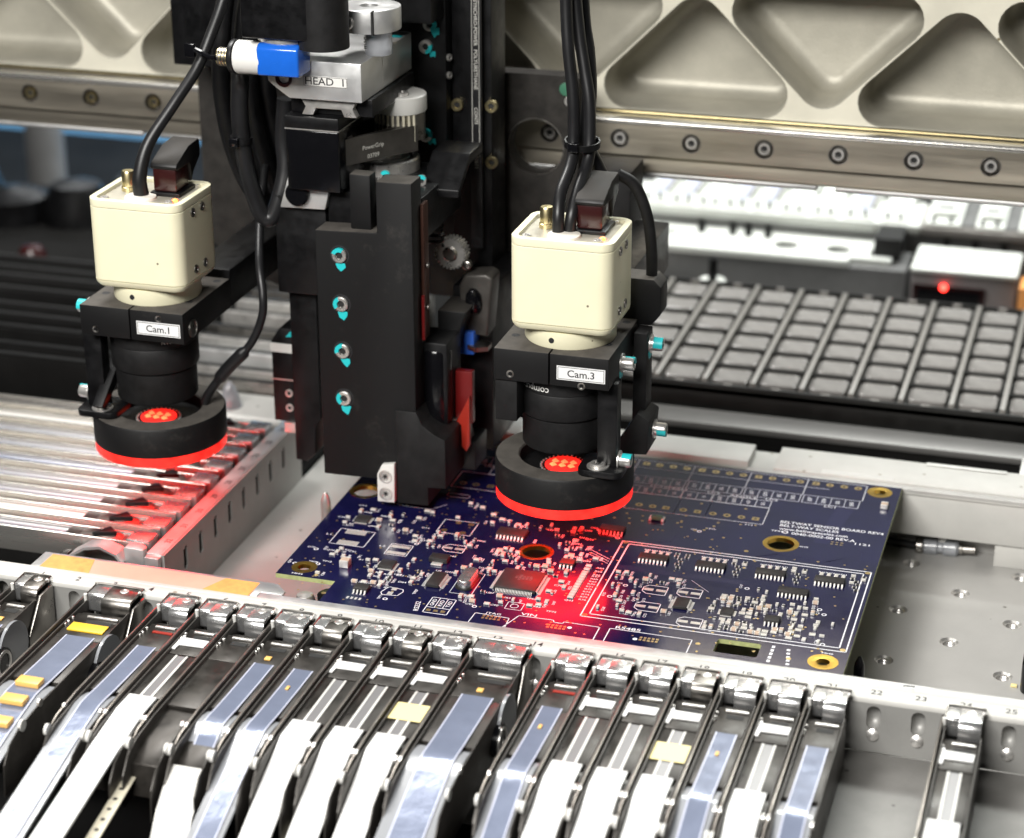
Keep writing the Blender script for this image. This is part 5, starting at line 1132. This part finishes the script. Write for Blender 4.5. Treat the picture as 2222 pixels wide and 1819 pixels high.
cable('camera_cable', 'rear thick dark cable of the bundle above the right camera', [(93, 66, 124), (89.6, 65, 131), (87.4, 63.6, 137), (88, 66, 152), (86.2, 70, 164), (83.2, 74, 178), (81, 78, 215)], 2.4, 'rubber')
cable('plug_cable', 'black flat cable arching down behind the right camera plug', [(97.6, 66, 126), (103, 68, 122), (107, 69, 112), (108.6, 70, 100), (108.4, 72, 88)], 1.9, 'black_matte')
for k, (dx, dy, lab) in enumerate(((0, 0, 'leftmost'), (6, 6, 'second'), (11.4, 2, 'third'), (16, 8, 'fourth'))):
    cable('bundle_cable', 'black cable hanging left of the head, %s of the bundle' % lab, [(-46 + dx, 92 + dy, 230), (-46.5 + dx, 90 + dy, 180), (-48.4 + dx * .9, 88 + dy, 160), (-50 + dx * .85, 88 + dy, 140), (-49 + dx * .9, 92 + dy, 118), (-45 + dx * .8, 100 + dy, 98), (-38 + dx * .6, 112 + dy, 86)], 3.2, 'black', 'black cables left of the head')
cable('hose', 'black corrugated hose looping down beside the motor', [(-29.6, 58, 156), (-33, 66, 148), (-34.2, 67, 138), (-34, 67.4, 126), (-32.4, 68, 113), (-29, 69, 101), (-25.6, 70, 99.4), (-22.8, 72, 107), (-21.6, 74.6, 116), (-22.4, 76, 126), (-21, 76, 140)], 3.0, 'rubber')
def cable_tie(name, lab, c, r, axis):
    f = thing(name, lab, 'cable tie', c)
    obj('band', MB().lathe(c, axis, [(r, -1.1), (r + .5, -1.1), (r + .5, 1.1), (r, 1.1), (r, -1.1)], 28), 'black', f)
    u, v_ = frame(vec(axis)); p = vec(c) + Vector((-.2, -1, 0)).normalized() * (r + .8)
    obj('head', MB().box(p.x - 1.6, p.x + 1.6, p.y - 1.4, p.y + 1.2, p.z - 1.5, p.z + 1.5), 'black_gloss', f, bev=.3)
cable_tie('cable_tie', 'black cable tie round the cables above the right camera', (87.3, 60.2, 137), 5.3, (.05, -.1, 1))
cable_tie('cable_tie', 'black cable tie halfway down the looping hose', (-34.2, 67.2, 127), 3.2, (.1, 0, 1))
f = thing('cable_tie', 'black cable tie with long tail left of the blue taped cylinder', 'cable tie', (-42, 60, 157))
obj('band', MB().tube([(-46, 58, 159.5), (-42, 57, 158.4), (-38, 54, 158), (-34.4, 51, 158.8)], .9, 8, 5), 'black_gloss', f)
obj('tail', MB().box(-48.6, -45, 57, 59, 156.6, 161.2), 'black_gloss', f, bev=.4)

# ================================================================ small stray things on the bed
tag(obj('dropped_part', MB().box(237.2, 239.2, 42.4, 43.9, -27.96, -27.2), 'sticker_yellow', bev=.1), 'tiny pale yellow part lying on the bed near the right edge', 'part')
tag(obj('end_stop', MB().prism(rrect(240.2, 252, 38, 51, 3, 5), 'z', -28, -17), 'black_gloss', bev=.8, seg=3), 'dark glossy rounded stop at the right edge of the bed', 'stop')
